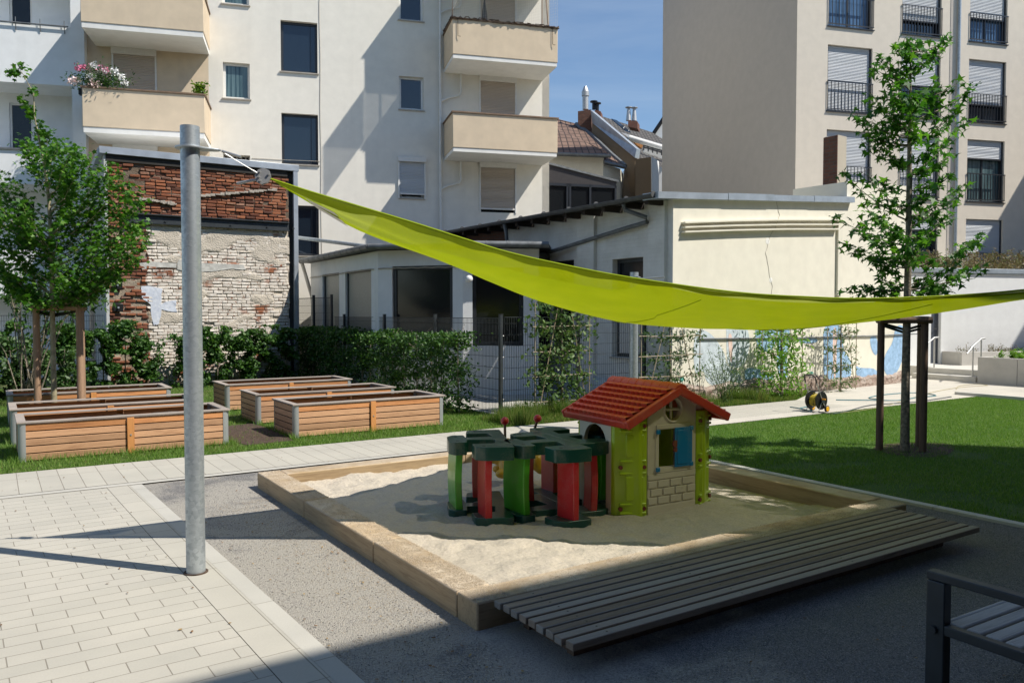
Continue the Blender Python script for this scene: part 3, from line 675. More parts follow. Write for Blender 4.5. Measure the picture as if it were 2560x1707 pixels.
# white painted brick side wall, with its openings, pilasters, eaves
sd_dir = Vector((-sa, ca)); SWf = Fr(c0.x, c0.y, atan2(-sd_dir.y, -sd_dir.x))   # along + = towards the corner; origin at corner
def swh(u, v): return SWf.hit(u, v)
k = N('white_painted_brick'); x, y, z = k.sep(); cb = k.n('ShaderNodeCombineXYZ'); k.l(x, cb.inputs[0]); k.l(z, cb.inputs[1])
br = k.n('ShaderNodeTexBrick'); br.inputs['Scale'].default_value = 1; br.inputs['Brick Width'].default_value = .25; br.inputs['Row Height'].default_value = .083; br.inputs['Mortar Size'].default_value = .006; br.inputs['Mortar Smooth'].default_value = .6
k.l(cb.outputs[0], br.inputs['Vector']); k.base(k.ramp(k.noise(2.2, 6), [(.3, (.62,.61,.57)), (.65, (.76,.755,.72))])); k.set(rough=.8)
hh = k.math('SUBTRACT', k.math('MULTIPLY', k.noise(30, 3), .3), br.outputs['Fac']); k.bump(hh, .55, .008); MAT['wbrick'] = k.m
SWg = Fr(c0.x+sin(SWf.ang)*.58, c0.y-cos(SWf.ang)*.58, SWf.ang); ze = SWg.hit(1630, 497)[1]; zsd = ze-.02
o1 = (swh(1531, 640)[0], swh(1608, 640)[0], swh(1570, 894)[1], swh(1570, 645)[1]); o2 = (swh(1376, 640)[0], swh(1435, 640)[0], swh(1400, 880)[1], swh(1400, 652)[1])
put(holed(-6.5, 0, -.1, zsd+.07, [o1, o2], .2).build('side_wall', MAT['wbrick']), SWf, an)
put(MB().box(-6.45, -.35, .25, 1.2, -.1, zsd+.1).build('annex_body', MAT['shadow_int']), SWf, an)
window(an, SWf, o1, .14, .08, 'frame_d', 'glass_d', (), True); window(an, SWf, o2, .14, .08, 'frame_d', 'glass_d', (.5,), True)
put(MB().box(o1[0]+.08, o1[1]-.08, .135, .155, o1[2]+.08, o1[2]+1.1).build('window_panel', plaster('pale_door_panel', (.55,.52,.48), (.3,.27,.24), .8)), SWf, an)
m = MB()
for u0, u1 in ((1450, 1492), (1628, 1669)): m.box(swh(u0, 600)[0], min(swh(u1, 600)[0], -.0), -.09, -.002, -.1, zsd+.05)
put(m.build('pilaster', MAT['wbrick']), SWf, an)
put(MB().box(-6.4, -.1, -.06, -.002, -.1, .42).build('side_plinth', MAT['gpale']), SWf, an)
SWg = Fr(c0.x+sin(SWf.ang)*.58, c0.y-cos(SWf.ang)*.58, SWf.ang); ze = SWg.hit(1630, 497)[1]; xg = SWg.hit(1634, 490)[0]; MAT['gutterd'] = simple('dark_gutter', (.085,.088,.09), .6, .25, 6, .1)
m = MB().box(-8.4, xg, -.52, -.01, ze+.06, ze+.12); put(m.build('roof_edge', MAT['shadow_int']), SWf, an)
m = MB()
for i in range(13): m.box(-8.2+i*.66, -8.2+i*.66+.1, -.5, .25, ze-.07, ze+.055)
put(m.build('rafter', simple('dark_rafter', (.03,.022,.017), .8)), SWf, an)
m = MB(); n = 10
for i in range(n):
    a0, a1 = pi+pi*i/n, pi+pi*(i+1)/n
    m.add([(-8.5, -.58+.065*cos(a0), ze+.08+.065*sin(a0)), (xg, -.58+.065*cos(a0), ze+.08+.065*sin(a0)), (xg, -.58+.065*cos(a1), ze+.08+.065*sin(a1)), (-8.5, -.58+.065*cos(a1), ze+.08+.065*sin(a1))], [(0,1,2,3)])
m.cyl((-8.5, -.645, ze+.085), (xg, -.645, ze+.085), .010, n=6)
m.cyl((xg-.02, -.58, ze+.08), (xg, -.58, ze+.08), .065, n=14)
for i in range(9): m.cyl((-8+i*.95+xg-.4, -.58, ze+.075), (-8+i*.95+.02+xg-.4, -.58, ze+.075), .068, n=14)
put(m.build('gutter', MAT['gutterd'], smooth=True), SWf, an)
m = MB().tube([(-.85, -.55, ze), (-.85, -.5, ze-.12), (-.55, -.2, ze-.28), (-.6, -.13, ze-.36), (-1.2, -.12, ze-.42), (-4.6, -.12, ze-.82), (-4.75, -.12, ze-.9), (-4.78, -.12, ze-1.2)], .045, 10)
m.tube([(-5.3, -.56, ze+.02), (-5.3, -.5, ze-.2), (-5.3, -.45, ze-1.1)], .045, 10)
put(m.build('drainpipe', MAT['zincd'], smooth=True), SWf, an)
MAT['darkbrick'] = brk = None
def brickshader(name, c1, c2, mort, dark=0):
    k = N(name); x, y, z = k.sep(); cb = k.n('ShaderNodeCombineXYZ'); k.l(k.math('ADD', x, y), cb.inputs[0]); k.l(z, cb.inputs[1])
    br = k.n('ShaderNodeTexBrick'); br.inputs['Scale'].default_value = 1; br.inputs['Brick Width'].default_value = .25; br.inputs['Row Height'].default_value = .083; br.inputs['Mortar Size'].default_value = .01
    for i, c in ((1, c1), (2, c2), (3, mort)): br.inputs[i].default_value = c+(1,)
    k.l(cb.outputs[0], br.inputs['Vector']); k.base(k.mix(k.math('MULTIPLY', k.noise(15, 4), .4), br.outputs['Color'], (.06,.04,.03))); k.set(rough=.9)
    k.bump(k.math('SUBTRACT', k.noise(30, 3), br.outputs['Fac']), .6, .01); return k.m
MAT['darkbrick'] = brickshader('dark_clinker', (.11,.045,.03), (.17,.07,.045), (.10,.08,.065))
MAT['redbrick'] = brickshader('red_chimney_brick', (.17,.055,.035), (.22,.075,.045), (.15,.12,.10))
put(MB().box(-9.6, -6.0, -.04, -.0, 3.2, zsd+.02).build('upper_brick_wall', MAT['darkbrick']), SWf, an)
# chimney stack on the annex roof
p = AN.hit(2109, 500); zc = AN.hit(2109, 328)[1]+.06; 
m = MB().box(p[0]+.45, p[0]+.85, .45, .82, zt1-.3, zc); ch = put(m.build('chimney', plaster('stained_chimney_render', (.50,.45,.36), (.15,.13,.11), .9)), AN, an)
MB().box(p[0]+.42, p[0]+.448, .445, .825, zt1-.3, zc-.02).build('brick_face', MAT['darkbrick'], ch)
MB().box(p[0]+.39, p[0]+.419, .42, .85, zt1+.1, zt1+.38).box(p[0]+.39, p[0]+.6, .41, .443, zt1+.1, zt1+.38).build('lead_flashing', MAT['zincd'], ch)

# ---- white bay with dark windows --------------------------------------------------
K = [Vector((-5.88, 23.2)), Vector((-3.15, 18.64)), Vector((-1.11, 17.9)), Vector((.62, 18.05)), Vector((.9, 19.0)), Vector((-.4, 24.5)), Vector((-4.5, 25.4))]
bay = empty('white_bay_annex', (K[2].x, K[2].y, 0), 0, 'white angled bay annex with large dark framed windows behind the mesh fence', 'building')
def facet(i): return Fr(K[i].x, K[i].y, atan2(K[i+1].y-K[i].y, K[i+1].x-K[i].x)), (K[i+1]-K[i]).length
ZB = 1.83+(785-628)/1980*18.64
F0, L0 = facet(0); F1, L1 = facet(1); F2, L2 = facet(2)
h0 = [F0.rect(806, 849, 686, 880)[:2]+(1.05, F0.hit(849, 681)[1]), F0.rect(863, 929, 678, 880)[:2]+(1.05, F0.hit(929, 671)[1])]
h1 = [F1.rect(980, 1132, 666, 866)]; h2 = [F2.rect(1181, 1309, 668, 864)]
for fr, L_, hh_ in ((F0, L0, h0), (F1, L1, h1), (F2, L2, h2)):
    put(holed(0, L_, -.1, ZB, hh_, .16).build('wall', MAT['white']), fr, bay)
    for h in hh_: window(bay, fr, h, .05, .09 if fr is not F0 else .05, 'frame_d', 'glass_d' if fr is not F0 else 'glass_refl', (), False)
m = MB().prism([(p.x-K[2].x, p.y-K[2].y) for p in (K[0]+Vector((.3,.3)), K[1]+Vector((.12,.3)), K[2]+Vector((0,.25)), K[3]+Vector((-.02,.25)), K[4], K[5], K[6])], -.1, ZB-.05)
m.build('bay_body', MAT['glass_d'], bay)
put(MB().box(L2-.02, L2, .0, 1.0, -.1, ZB).build('wall', MAT['white']), F2, bay)
# roof with eaves tiles edge and gutter
out = []; ctr = Vector((-1.8, 21.5))
for i, p in enumerate(K): out.append(p+(p-ctr).normalized()*(.34 if i < 4 else .05))
m = MB(); 
A_ = [(p.x-K[2].x, p.y-K[2].y, ZB+.02) for p in out]; B_ = [((p.x*.6+ctr.x*.4)-K[2].x, (p.y*.6+ctr.y*.4)-K[2].y, ZB+.2) for p in out]
m.loft(A_, [(x, y, ZB+.10) for x, y, z in A_]); m.loft([(x, y, ZB+.103) for x, y, z in A_], B_)
m.build('roof', simple('slate_roof', (.045,.045,.048), .6, .3, 20, .6, 30, .01), bay)
m = MB()
for i in range(3):
    a, b = out[i]-K[2], out[i+1]-K[2]; m.tube([(a.x, a.y, ZB+.07), (b.x, b.y, ZB+.07)], .075, 10)
    n = int((b-a).length/.45)
    for j in range(n): t = j/n; c = a+(b-a)*t; e = a+(b-a)*(t+.02/(b-a).length); m.cyl((c.x, c.y, ZB+.07), (e.x, e.y, ZB+.07), .082, n=10)
m.build('gutter', MAT['zincd'], bay, smooth=True)
m = MB(); a = out[0]-K[2]; m.tube([(a.x+.03, a.y-.02, ZB+.02), (a.x+.12, a.y+.05, ZB-.35), (a.x+.3, a.y+.06, ZB-1.0), (a.x+.36, a.y+.06, .3)], .05, 10)
m.build('downpipe', MAT['cream'], bay, smooth=True)
m = MB()
for fr, L_, pts in ((F0, L0, None), (F1, L1, None)):
    tmp = MB(); zc_ = ZB-.42
    tmp.tube([(0.02+L_*.96*i/12, -.03, zc_+.01*(i % 2)) for i in range(13)], .012, 5)
    o = tmp.build('light_cable', MAT['sill']); put(o, fr, bay)
# tube between the ruin and the bay roof
t0 = at(744, 594, 22.6); t1 = at(920, 616, 20.2)
o = MB().cyl(t0, t1, .05).build('steel_tie_tube', MAT['galv'], smooth=True); tag(o, 'galvanised tube bridging from the brick house corner to the bay roof', 'pipe')
# globe lamp
p = F2.hit(1172, 698); q = F2.o+F2.d*p[0]+Vector((sin(F2.ang), -cos(F2.ang)))*.17
lamp = empty('wall_lamp', (q.x, q.y, p[1]), 0, 'small white globe lamp on the wall between the two dark bay windows', 'lamp')
MB().ball((0, 0, 0), .085, 16, 10).build('globe', simple('opal_glass', (.82,.82,.80), .3, 0, bump=0), lamp, smooth=True)
MB().tube([(0, 0, .07), (-.01, .03, .13), (-.01, .16, .13)], .018).build('bracket', MAT['frame_w'], lamp, smooth=True)

# ---- dark glazed conservatory above the annex -----------------------------------------
cv = at(1373, 500, 27.3); CVf = Fr(cv.x-.2, cv.y, radians(15)); con = empty('conservatory', (CVf.o.x, CVf.o.y, 3.4), CVf.ang, 'dark framed glazed conservatory with sloping roof beside the cream apartment block', 'conservatory')
xa, xb = .05, CVf.hit(1541, 500)[0]; za, zb = CVf.hit(1373, 410)[1]-3.4, CVf.hit(1541, 456)[1]-3.4
m = MB(); zg = zb-.12
m.loft([(xa, 0, zg), (xb, 0, zg), (xb, 0, zb), (xa, 0, za)], [(xa, 2.4, zg), (xb, 2.4, zg), (xb, 2.4, zb), (xa, 2.4, za)])
m.build('roof', simple('dark_fascia', (.035,.03,.03), .5), con)
m = MB().loft([(xa, -.06, za), (xb+.05, -.06, zb), (xb+.05, -.06, zb+.07), (xa, -.06, za+.07)], [(xa, 2.4, za), (xb+.05, 2.4, zb), (xb+.05, 2.4, zb+.07), (xa, 2.4, za+.07)]); m.build('roof_trim', MAT['zincd'], con)
m = MB(); 
for x in (xa+.02, xa+.78, xa+.88, xa+1.62, xb-.07): m.box(x, x+.07, -.02, .03, -1, zg-.003)
m.box(xa, xb, -.02, .03, zg-.09, zg-.004).box(xa, xb, -.02, .03, -1.0, -.9); m.build('window_frame', MAT['frame_d'], con)
MB().box(xa+.05, xb-.02, .04, .055, -1, zg-.06).box(xb-.03, xb-.015, .06, 2.4, -1, zg-.02).build('pane', MAT['glass_d'], con)
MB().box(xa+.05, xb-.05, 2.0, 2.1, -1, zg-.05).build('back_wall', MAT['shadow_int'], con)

# ---- distant houses ---------------------------------------------------------------------
def zpt(x, y, Y): return at(1380+x*.185, 230+y*.185, Y)
def solid(pts, dv, name, mat, par):
    m = MB(); d = Vector(dv); A_ = [p-par.location for p in pts]; m.loft(A_, [p+d for p in A_]); return m.build(name, mat, par, fix=True)
def tilemat(name, c1, c2, sx=.3, sy=.35):
    k = N(name); x, y, z = k.sep(); cb = k.n('ShaderNodeCombineXYZ'); k.l(x, cb.inputs[0]); k.l(z, cb.inputs[1])
    br = k.n('ShaderNodeTexBrick'); br.offset = 0; br.inputs['Scale'].default_value = 1; br.inputs['Brick Width'].default_value = sx; br.inputs['Row Height'].default_value = sy; br.inputs['Mortar Size'].default_value = .035; br.inputs['Mortar Smooth'].default_value = .4
    for i, c in ((1, c1), (2, c2), (3, tuple(q*.3 for q in c1))): br.inputs[i].default_value = c+(1,)
    k.l(cb.outputs[0], br.inputs['Vector']); k.base(br.outputs['Color']); k.set(rough=.8); k.bump(br.outputs['Fac'], .6, -.05); return k.m
MAT['tile_b'] = tilemat('brown_roof_tiles', (.15,.09,.065), (.20,.125,.09)); MAT['tile_g'] = tilemat('grey_roof_tiles', (.085,.078,.07), (.11,.10,.09), .25, .22)
hA = empty('hipped_roof_house', at(1440, 700, 38), 0, 'cream house with brown hipped tile roof between the two apartment blocks', 'house')
back = (1.2, 5, 0)
solid([zpt(-60, 1600, 38), zpt(692, 1600, 38), zpt(692, 875, 38), zpt(-60, 860, 38)], back, 'wall', MAT['annexcream'], hA)
solid([zpt(694, 1600, 38.2), zpt(925, 1600, 40), zpt(925, 1040, 40), zpt(694, 965, 38.2)], back, 'side_wall', MAT['annexcream'], hA)
r1 = [zpt(-60, 860, 37.4), zpt(770, 880, 37.4), zpt(760, 845, 37.5), zpt(430, 680, 40.5), zpt(90, 520, 43), zpt(-60, 500, 43)]
solid(r1, (0, .12, .1), 'hip_roof', MAT['tile_b'], hA)
solid([zpt(-60, 380, 46), zpt(90, 375, 46), zpt(350, 440, 46), zpt(990, 1010, 39.6), zpt(700, 935, 38.2), zpt(770, 850, 37.9), zpt(430, 675, 41), zpt(90, 515, 43.5), zpt(-60, 500, 43.5)], (0, .3, .1), 'main_roof', MAT['tile_b'], hA)
m = MB(); L = hA.location
for p, q in ((zpt(-60, 835, 37.3), zpt(795, 868, 37.3)), (zpt(695, 950, 38), zpt(980, 1020, 39.4))): m.cyl(p-L, q-L, .09)
m.build('gutter', MAT['zincd'], hA, smooth=True)
m = MB(); m.tube([zpt(330, 440, 45.5)-L, zpt(540, 600, 43.5)-L, zpt(800, 850, 41)-L, zpt(985, 1010, 39.5)-L], .14, 6); m.build('lead_flashing', MAT['zincd'], hA)
hB = empty('brown_party_wall_house', at(1560, 700, 41), 0, 'house with brown rendered party wall, zinc clad parapet and tall dark brick chimney', 'house')
brown = plaster('brown_party_render', (.21,.155,.10), (.12,.09,.07), .6)
solid([zpt(930, 1600, 40.4), zpt(1120, 1600, 40.4), zpt(1120, 880, 40.4), zpt(545, 410, 44.5), zpt(535, 600, 44), zpt(980, 1010, 41)], (.35, .5, 0), 'party_wall', brown, hB)
solid([zpt(520, 245, 44.3), zpt(545, 420, 44.3), zpt(1118, 890, 40.2), zpt(1142, 770, 40.2)], (.25, .3, 0), 'zinc_parapet', MAT['zinc'], hB)
ch1 = solid([zpt(350, 430, 44.6), zpt(530, 595, 44.6), zpt(530, 238, 44.6), zpt(350, 262, 44.6)], (.3, 1.2, 0), 'chimney', MAT['darkbrick'], hB)
m = MB(); L = hB.location; a = zpt(452, 240, 45)-L; b = zpt(452, 60, 45)-L; m.cyl(a, b, .17).cyl(b, b+Vector((0, 0, .25)), .21).cyl(b+Vector((0, 0, .25)), b+Vector((0, 0, .55)), .2, .08); m.build('flue', MAT['steel'], ch1, smooth=True)
ch2 = solid([zpt(575, 340, 46), zpt(660, 345, 46), zpt(658, 262, 46), zpt(575, 245, 46)], (.2, .8, 0), 'chimney', MAT['redbrick'], hB)
m = MB()
for x, y in ((565, 215), (612, 238)): a = zpt(x, y+25, 46.2)-L; m.cyl(a, a+Vector((0, 0, .4)), .1).cyl(a+Vector((0, 0, .42)), a+Vector((0, 0, .48)), .22)
m.build('chimney_pot', MAT['black'], ch2)
solid([zpt(1125, 1600, 39.5), zpt(1345, 1600, 39.5), zpt(1345, 880, 39.5), zpt(1180, 900, 39.5), zpt(1125, 920, 39.5)], (.6, 3, 0), 'brown_extension', brown, hB)
solid([zpt(1348, 1600, 39.4), zpt(1445, 1600, 40.6), zpt(1445, 940, 40.6), zpt(1348, 875, 39.4)], (-.3, 2, 0), 'white_end_wall', MAT['white'], hB)
hC = empty('grey_roof_house', at(1620, 700, 48), 0, 'far house with grey tiled roof, solar panel and white awning over a terrace', 'house')
L = hC.location
solid([zpt(640, 320, 56), zpt(1350, 545, 56), zpt(1560, 690, 54), zpt(1600, 1100, 47), zpt(1130, 900, 47)], (0, .5, -.1), 'roof', MAT['tile_g'], hC)
solid([zpt(1120, 870, 46.8), zpt(1600, 1060, 46.8), zpt(1600, 1500, 46.8), zpt(1120, 1500, 46.8)], (0, 5, 0), 'wall', MAT['white'], hC)
solid([zpt(805, 378, 50.5), zpt(880, 400, 50.5), zpt(1062, 552, 49), zpt(985, 530, 49)], (0, .1, .1), 'solar_panel', MAT['glass'], hC)
solid([zpt(930, 545, 48.8), zpt(1600, 740, 48.8), zpt(1600, 800, 48.8), zpt(1040, 620, 48.8)], (0, .2, .05), 'terrace_fascia', MAT['white'], hC)
m = MB(); m.cyl(zpt(1035, 618, 47)-L, zpt(1600, 790, 47)-L, .17); m.build('awning', MAT['frame_w'], hC, smooth=True)
solid([zpt(1100, 660, 48), zpt(1240, 720, 48), zpt(1210, 760, 48), zpt(1150, 720, 48)], (0, .3, 0), 'terrace_screen', MAT['wood_o'], hC)
solid([zpt(1240, 765, 46.5), zpt(1600, 870, 46.5), zpt(1600, 930, 46.5), zpt(1240, 815, 46.5)], (0, .2, 0), 'balcony_parapet', MAT['white'], hC)
m = MB()
for dy in (0, 22): m.cyl(zpt(1230, 720+dy, 46.3)-L, zpt(1600, 825+dy, 46.3)-L, .035)
for i in range(7): m.cyl(zpt(1240+i*60, 722+i*17, 46.3)-L, zpt(1240+i*60, 790+i*17, 46.3)-L, .035)
m.build('railing', MAT['dark'], hC)
ch3 = solid([zpt(1028, 470, 51), zpt(1155, 498, 51), zpt(1155, 400, 51), zpt(1028, 382, 51)], (.3, 1, 0), 'chimney', MAT['redbrick'], hC)
m = MB()
for x, y in ((1035, 340), (1112, 345)): a = zpt(x, y+50, 51.2)-L; m.cyl(a, a+Vector((0, 0, .75)), .17, .1).cyl(a+Vector((0, 0, .82)), a+Vector((0, 0, .86)), .22)
m.build('chimney_pot', MAT['steel'], ch3)
hD = empty('white_gable_house', at(1700, 700, 60), 0, 'white gabled house peeking over the far grey tiled roof', 'house')
L = hD.location
solid([zpt(1375, 560, 60), zpt(1900, 900, 60), zpt(1900, 160, 60), zpt(1480, 400, 60)], (1, 6, 0), 'gable', MAT['white'], hD)
m = MB(); m.tube([zpt(1370, 565, 59.8)-L, zpt(1480, 400, 59.8)-L, zpt(1700, 60, 59.8)-L], .16, 6); m.build('verge', MAT['black'], hD)


# ---- white garden building, steps, planters -----------------------------------------------
d0 = gp(2326, 909, .32); WS = Fr(d0.x, d0.y, radians(15))
ws = empty('flat_roofed_pavilion', (WS.o.x, WS.o.y, 0), WS.ang, 'low white flat roofed garden building with grey door and planted roof', 'building')
zr = WS.hit(2450, 672)[1]; sdoor1 = WS.hit(2352, 850)[0]; sE = 11
put(holed(-4.2, sE, -.1, zr-.14, [(.0, sdoor1, .32, 2.5)], .2).build('wall', MAT['white']), WS, ws)
put(MB().box(-4.2, sE, .22, 3.3, -.1, zr-.2).build('building_body', MAT['white']), WS, ws)
dr = put(MB().box(.03, sdoor1-.02, .1, .15, .33, 2.48).build('door', simple('slate_grey_door', (.065,.075,.095), .5, .1, bump=0)), WS, ws)
MB().cyl((sdoor1-.12, .09, 1.38), (sdoor1-.12, .04, 1.38), .012).cyl((sdoor1-.12, .04, 1.38), (sdoor1-.24, .04, 1.38), .012).build('handle', MAT['black'], dr)
put(MB().box(-4.3, sE+.1, -.06, .25, zr-.138, zr).box(-4.3, sE+.1, -.03, .25, zr-.17, zr-.14).build('roof_trim', MAT['zinc'], bevel=.004), WS, ws)
MAT['conc'] = simple('fair_faced_concrete', (.47,.45,.41), .85, .09, 2.5, .25, 80, .004)
MAT['concp'] = simple('pale_concrete', (.55,.53,.48), .85, .08, 3, .25, 80, .004)

# steps, handrails, concrete planters
st = empty('entrance_steps', G(21.85, 10.8), GA, 'two pale concrete steps up to the grey pavilion door', 'steps')
MB().box(0, .4, -.0, 1.75, -.05, .155).build('step', MAT['concp'], st, bevel=.008); MB().box(.4, .9, 0.003, 1.6, -.05, .31).build('step', MAT['concp'], st, bevel=.008)
MB().box(.9, 5.5, 0.006, 4.5, -.05, .305).build('landing', MAT['concp'], st, bevel=.004)
def rail(b, label):
    r = empty('handrail', G(21.95, b, .15), GA, label, 'handrail', 'handrails of the entrance steps')
    MB().cyl((0, 0, 0), (0, 0, .80), .021).build('post', MAT['steel'], r, smooth=True); MB().cyl((.42, 0, .15), (.42, 0, .98), .021).build('post', MAT['steel'], r, smooth=True)
    MB().tube([(-.32, 0, .62), (-.05, 0, .80), (.4, 0, 1.01), (.62, 0, 1.02)], .024, 10).build('rail', MAT['steel'], r, smooth=True)
rail(12.2, 'short stainless handrail left of the steps, in front of the grey door'); rail(10.93, 'short stainless handrail right of the steps, beside the concrete planter')
pl = empty('concrete_planter', G(21.7, 6), GA, 'long pale concrete planter wall with bright green plants beside the steps', 'planter')
m = MB(); H_ = .70
for i, (y0, y1) in enumerate(((3.72, 4.68), (-1, 3.712), (-8, -1.008))): m.box(0, .12, y0, y1, -.1, H_)
m.box(.12, 5, 4.56, 4.68, -.1, H_); m.build('planter_wall', MAT['conc'], pl, bevel=.006)
MB().box(.12, 5, -8, 4.56, .3, H_-.07).build('soil', MAT['soil'], pl)
lw = empty('low_concrete_wall', (WS.o.x, WS.o.y, .3), WS.ang, 'low concrete wall in front of the white pavilion wall, behind the right handrail', 'wall')
MB().box(.42, .498, -.618, -.002, 0, .40).box(.42, 2.9, -.75, -.62, 0, .40).box(2.91, 6, -.75, -.62, 0, .40).build('concrete_panel', MAT['conc'], lw, bevel=.006)
MB().box(.50, 6, -.62, 0, -.1, .34).build('soil', MAT['soil'], lw)

# ================================================================ ground surfaces
def sheet(name, poly, z, mat, kind='structure', label=None, frame='G', step=None):
    m = MB(); m.add([(p[0], p[1], 0) for p in poly], [tuple(range(len(poly)))])
    o = m.build(name, mat); o.location = (0, 0, z); o.rotation_euler = (0, 0, GA if frame == 'G' else 0); o['kind'] = kind
    return o
def groundmat(name, stops, scale, fine, bs=.6, bd=.01, rough=.95):
    k = N(name); a = k.noise(scale, 6, rough=.6); f = k.noise(fine, 4, rough=.7)
    k.base(k.ramp(k.math('ADD', k.math('MULTIPLY', a, .55), k.math('MULTIPLY', f, .45)), stops)); k.set(rough=rough, spec=.2); k.bump(f, bs, bd); return k.m
MAT['earth'] = groundmat('bare_earth', [(.35, (.06,.05,.03)), (.65, (.12,.095,.06))], .5, 30)
MAT['lawn'] = groundmat('lawn_soil', [(.36, (.05,.10,.022)), (.5, (.07,.14,.028)), (.64, (.13,.15,.06))], .55, 55, .8, .015)
MAT['lawn2'] = groundmat('patchy_lawn_soil', [(.38, (.04,.085,.015)), (.5, (.06,.10,.02)), (.6, (.14,.12,.06)), (.7, (.17,.13,.08))], .9, 45, .8, .015)
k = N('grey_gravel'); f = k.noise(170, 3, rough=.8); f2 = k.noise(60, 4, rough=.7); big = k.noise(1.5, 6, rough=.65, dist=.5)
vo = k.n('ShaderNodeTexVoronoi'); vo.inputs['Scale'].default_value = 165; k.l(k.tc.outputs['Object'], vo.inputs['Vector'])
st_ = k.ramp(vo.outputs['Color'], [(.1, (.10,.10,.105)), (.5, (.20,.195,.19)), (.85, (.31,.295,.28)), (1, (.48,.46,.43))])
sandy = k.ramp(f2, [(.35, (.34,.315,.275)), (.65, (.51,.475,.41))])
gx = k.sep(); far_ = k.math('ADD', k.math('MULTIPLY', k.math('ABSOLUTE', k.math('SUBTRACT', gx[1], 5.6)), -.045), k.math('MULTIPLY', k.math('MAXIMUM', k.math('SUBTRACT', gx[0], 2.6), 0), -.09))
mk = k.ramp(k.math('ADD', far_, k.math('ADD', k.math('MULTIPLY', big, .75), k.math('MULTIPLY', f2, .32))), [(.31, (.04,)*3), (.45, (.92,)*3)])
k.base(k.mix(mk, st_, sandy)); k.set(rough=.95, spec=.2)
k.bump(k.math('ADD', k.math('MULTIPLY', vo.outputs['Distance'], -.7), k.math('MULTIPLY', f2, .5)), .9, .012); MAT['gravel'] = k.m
def slabmat(name, bw, bh, off, c1, c2, rot=0, mort=.0032):
    k = N(name); v = k.map((1, 1, 1), (0, 0, rot)); br = k.n('ShaderNodeTexBrick'); br.offset = off
    for nm, val in (('Scale', 1), ('Brick Width', bw), ('Row Height', bh), ('Mortar Size', mort), ('Mortar Smooth', .25), ('Bias', -.1)): br.inputs[nm].default_value = val
    for i, c in ((1, c1), (2, c2), (3, (.26,.235,.195))): br.inputs[i].default_value = c+(1,)
    k.l(v, br.inputs['Vector']); n1 = k.noise(1.1, 6); n2 = k.noise(90, 4, rough=.8)
    col = k.mix(1.0, br.outputs['Color'], k.ramp(n1, [(.3, (.90,.90,.89)), (.7, (1.06,1.05,1.03))]), 'MULTIPLY')
    col = k.mix(1.0, col, k.ramp(n2, [(.3, (.93,)*3), (.7, (1.05,)*3)]), 'MULTIPLY')
    stain = k.ramp(k.noise(5.5, 5, rough=.7), [(.66, (0,)*3), (.78, (.35,)*3)])
    col = k.mix(stain, col, (.30,.27,.22)); k.base(col); k.set(rough=.85, spec=.3)
    k.bump(k.math('ADD', k.math('MULTIPLY', br.outputs['Fac'], -1), k.math('MULTIPLY', n2, .15)), .8, .004); return k.m
C1, C2 = (.44,.42,.365), (.48,.455,.395)
MAT['pave'] = slabmat('concrete_pavers', .34, .147, .5, C1, C2); MAT['path'] = slabmat('plank_slabs', .2, 1.28, 0, C1, (.465,.445,.385), mort=.004)
MAT['border'] = slabmat('border_slabs', .26, .42, 0, C1, C2); MAT['kerbs'] = slabmat('kerb_slabs', 5, 1.0, 0, (.46,.445,.40), (.50,.48,.43))
MAT['bigslab'] = slabmat('large_slabs', 1.0, .5, .5, (.52,.49,.43), (.55,.52,.45)); MAT['court'] = slabmat('court_slabs', .4, .4, .0, (.46,.44,.40), (.52,.50,.45))
e = sheet('ground', [(-600, -600), (600, -600), (600, 600), (-600, 600)], -.03, MAT['earth'])
def tilt(o, ang, px, py):                 # small turn about a grid point
    o.rotation_euler = (0, 0, GA+ang); w_ = G(px, py); r_ = Matrix.Rotation(GA+ang, 3, 'Z')@Vector((px, py, 0)); o.location.x = w_.x-r_.x; o.location.y = w_.y-r_.y; return o
tilt(sheet('paving', [(-9, -8), (1.10, -8), (1.10, 9.36), (-9, 9.36)], .004, MAT['pave']), .035, 1.10, 5.8)
tilt(sheet('paving_border', [(1.103, -8), (1.32, -8), (1.32, 9.36), (1.103, 9.36)], .006, MAT['border']), .035, 1.10, 5.8)
tilt(sheet('paving_kerb', [(1.323, -8), (1.44, -8), (1.44, 9.36), (1.323, 9.36)], .004, MAT['kerbs']), .035, 1.10, 5.8)
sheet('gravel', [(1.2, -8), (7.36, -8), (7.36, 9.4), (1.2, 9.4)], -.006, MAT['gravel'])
p_ = sheet('path', [(-12, 9.38), (14.2, 9.38), (14.2, 10.66), (-12, 10.66)], .012, MAT['path'])
sheet('path_edge', [(-12, 9.26), (7.47, 9.26), (7.47, 9.377), (-12, 9.377)], .009, MAT['kerbs'])
sheet('path', [(7.47, 9.02), (14.2, 8.95), (14.2, 9.377), (7.47, 9.377)], .012, MAT['bigslab'])
sheet('forecourt', [(14.2, 8.95), (18.2, 8.95), (18.2, -8), (21.8, -8), (30, -8), (30, 16), (20.4, 16), (20.4, 11.9), (16.2, 11.65), (14.2, 10.66)], .012, MAT['bigslab'])
lw_ = sheet('lawn', [(7.47, -8), (18.2, -8), (18.2, 8.95), (7.47, 9.02)], .002, MAT['lawn'])
sheet('lawn', [(-14, 10.66), (7.62, 10.66), (7.62, 25), (-14, 25)], .002, MAT['lawn2'])
sheet('planting_strip', [(7.62, 10.66), (14.2, 10.66), (16.2, 11.65), (16.2, 11.9), (7.62, 11.9)], .002, MAT['lawn2'])
sheet('courtyard', [(7.62, 11.9), (11.4, 11.9), (11.4, 25), (7.62, 25)], .0, MAT['court'])
sheet('bare_soil', [(2.95, 11.2), (3.6, 11.25), (3.75, 12.2), (3.6, 13.4), (2.9, 13.2), (2.8, 12.0)], .008, MAT['soil'])
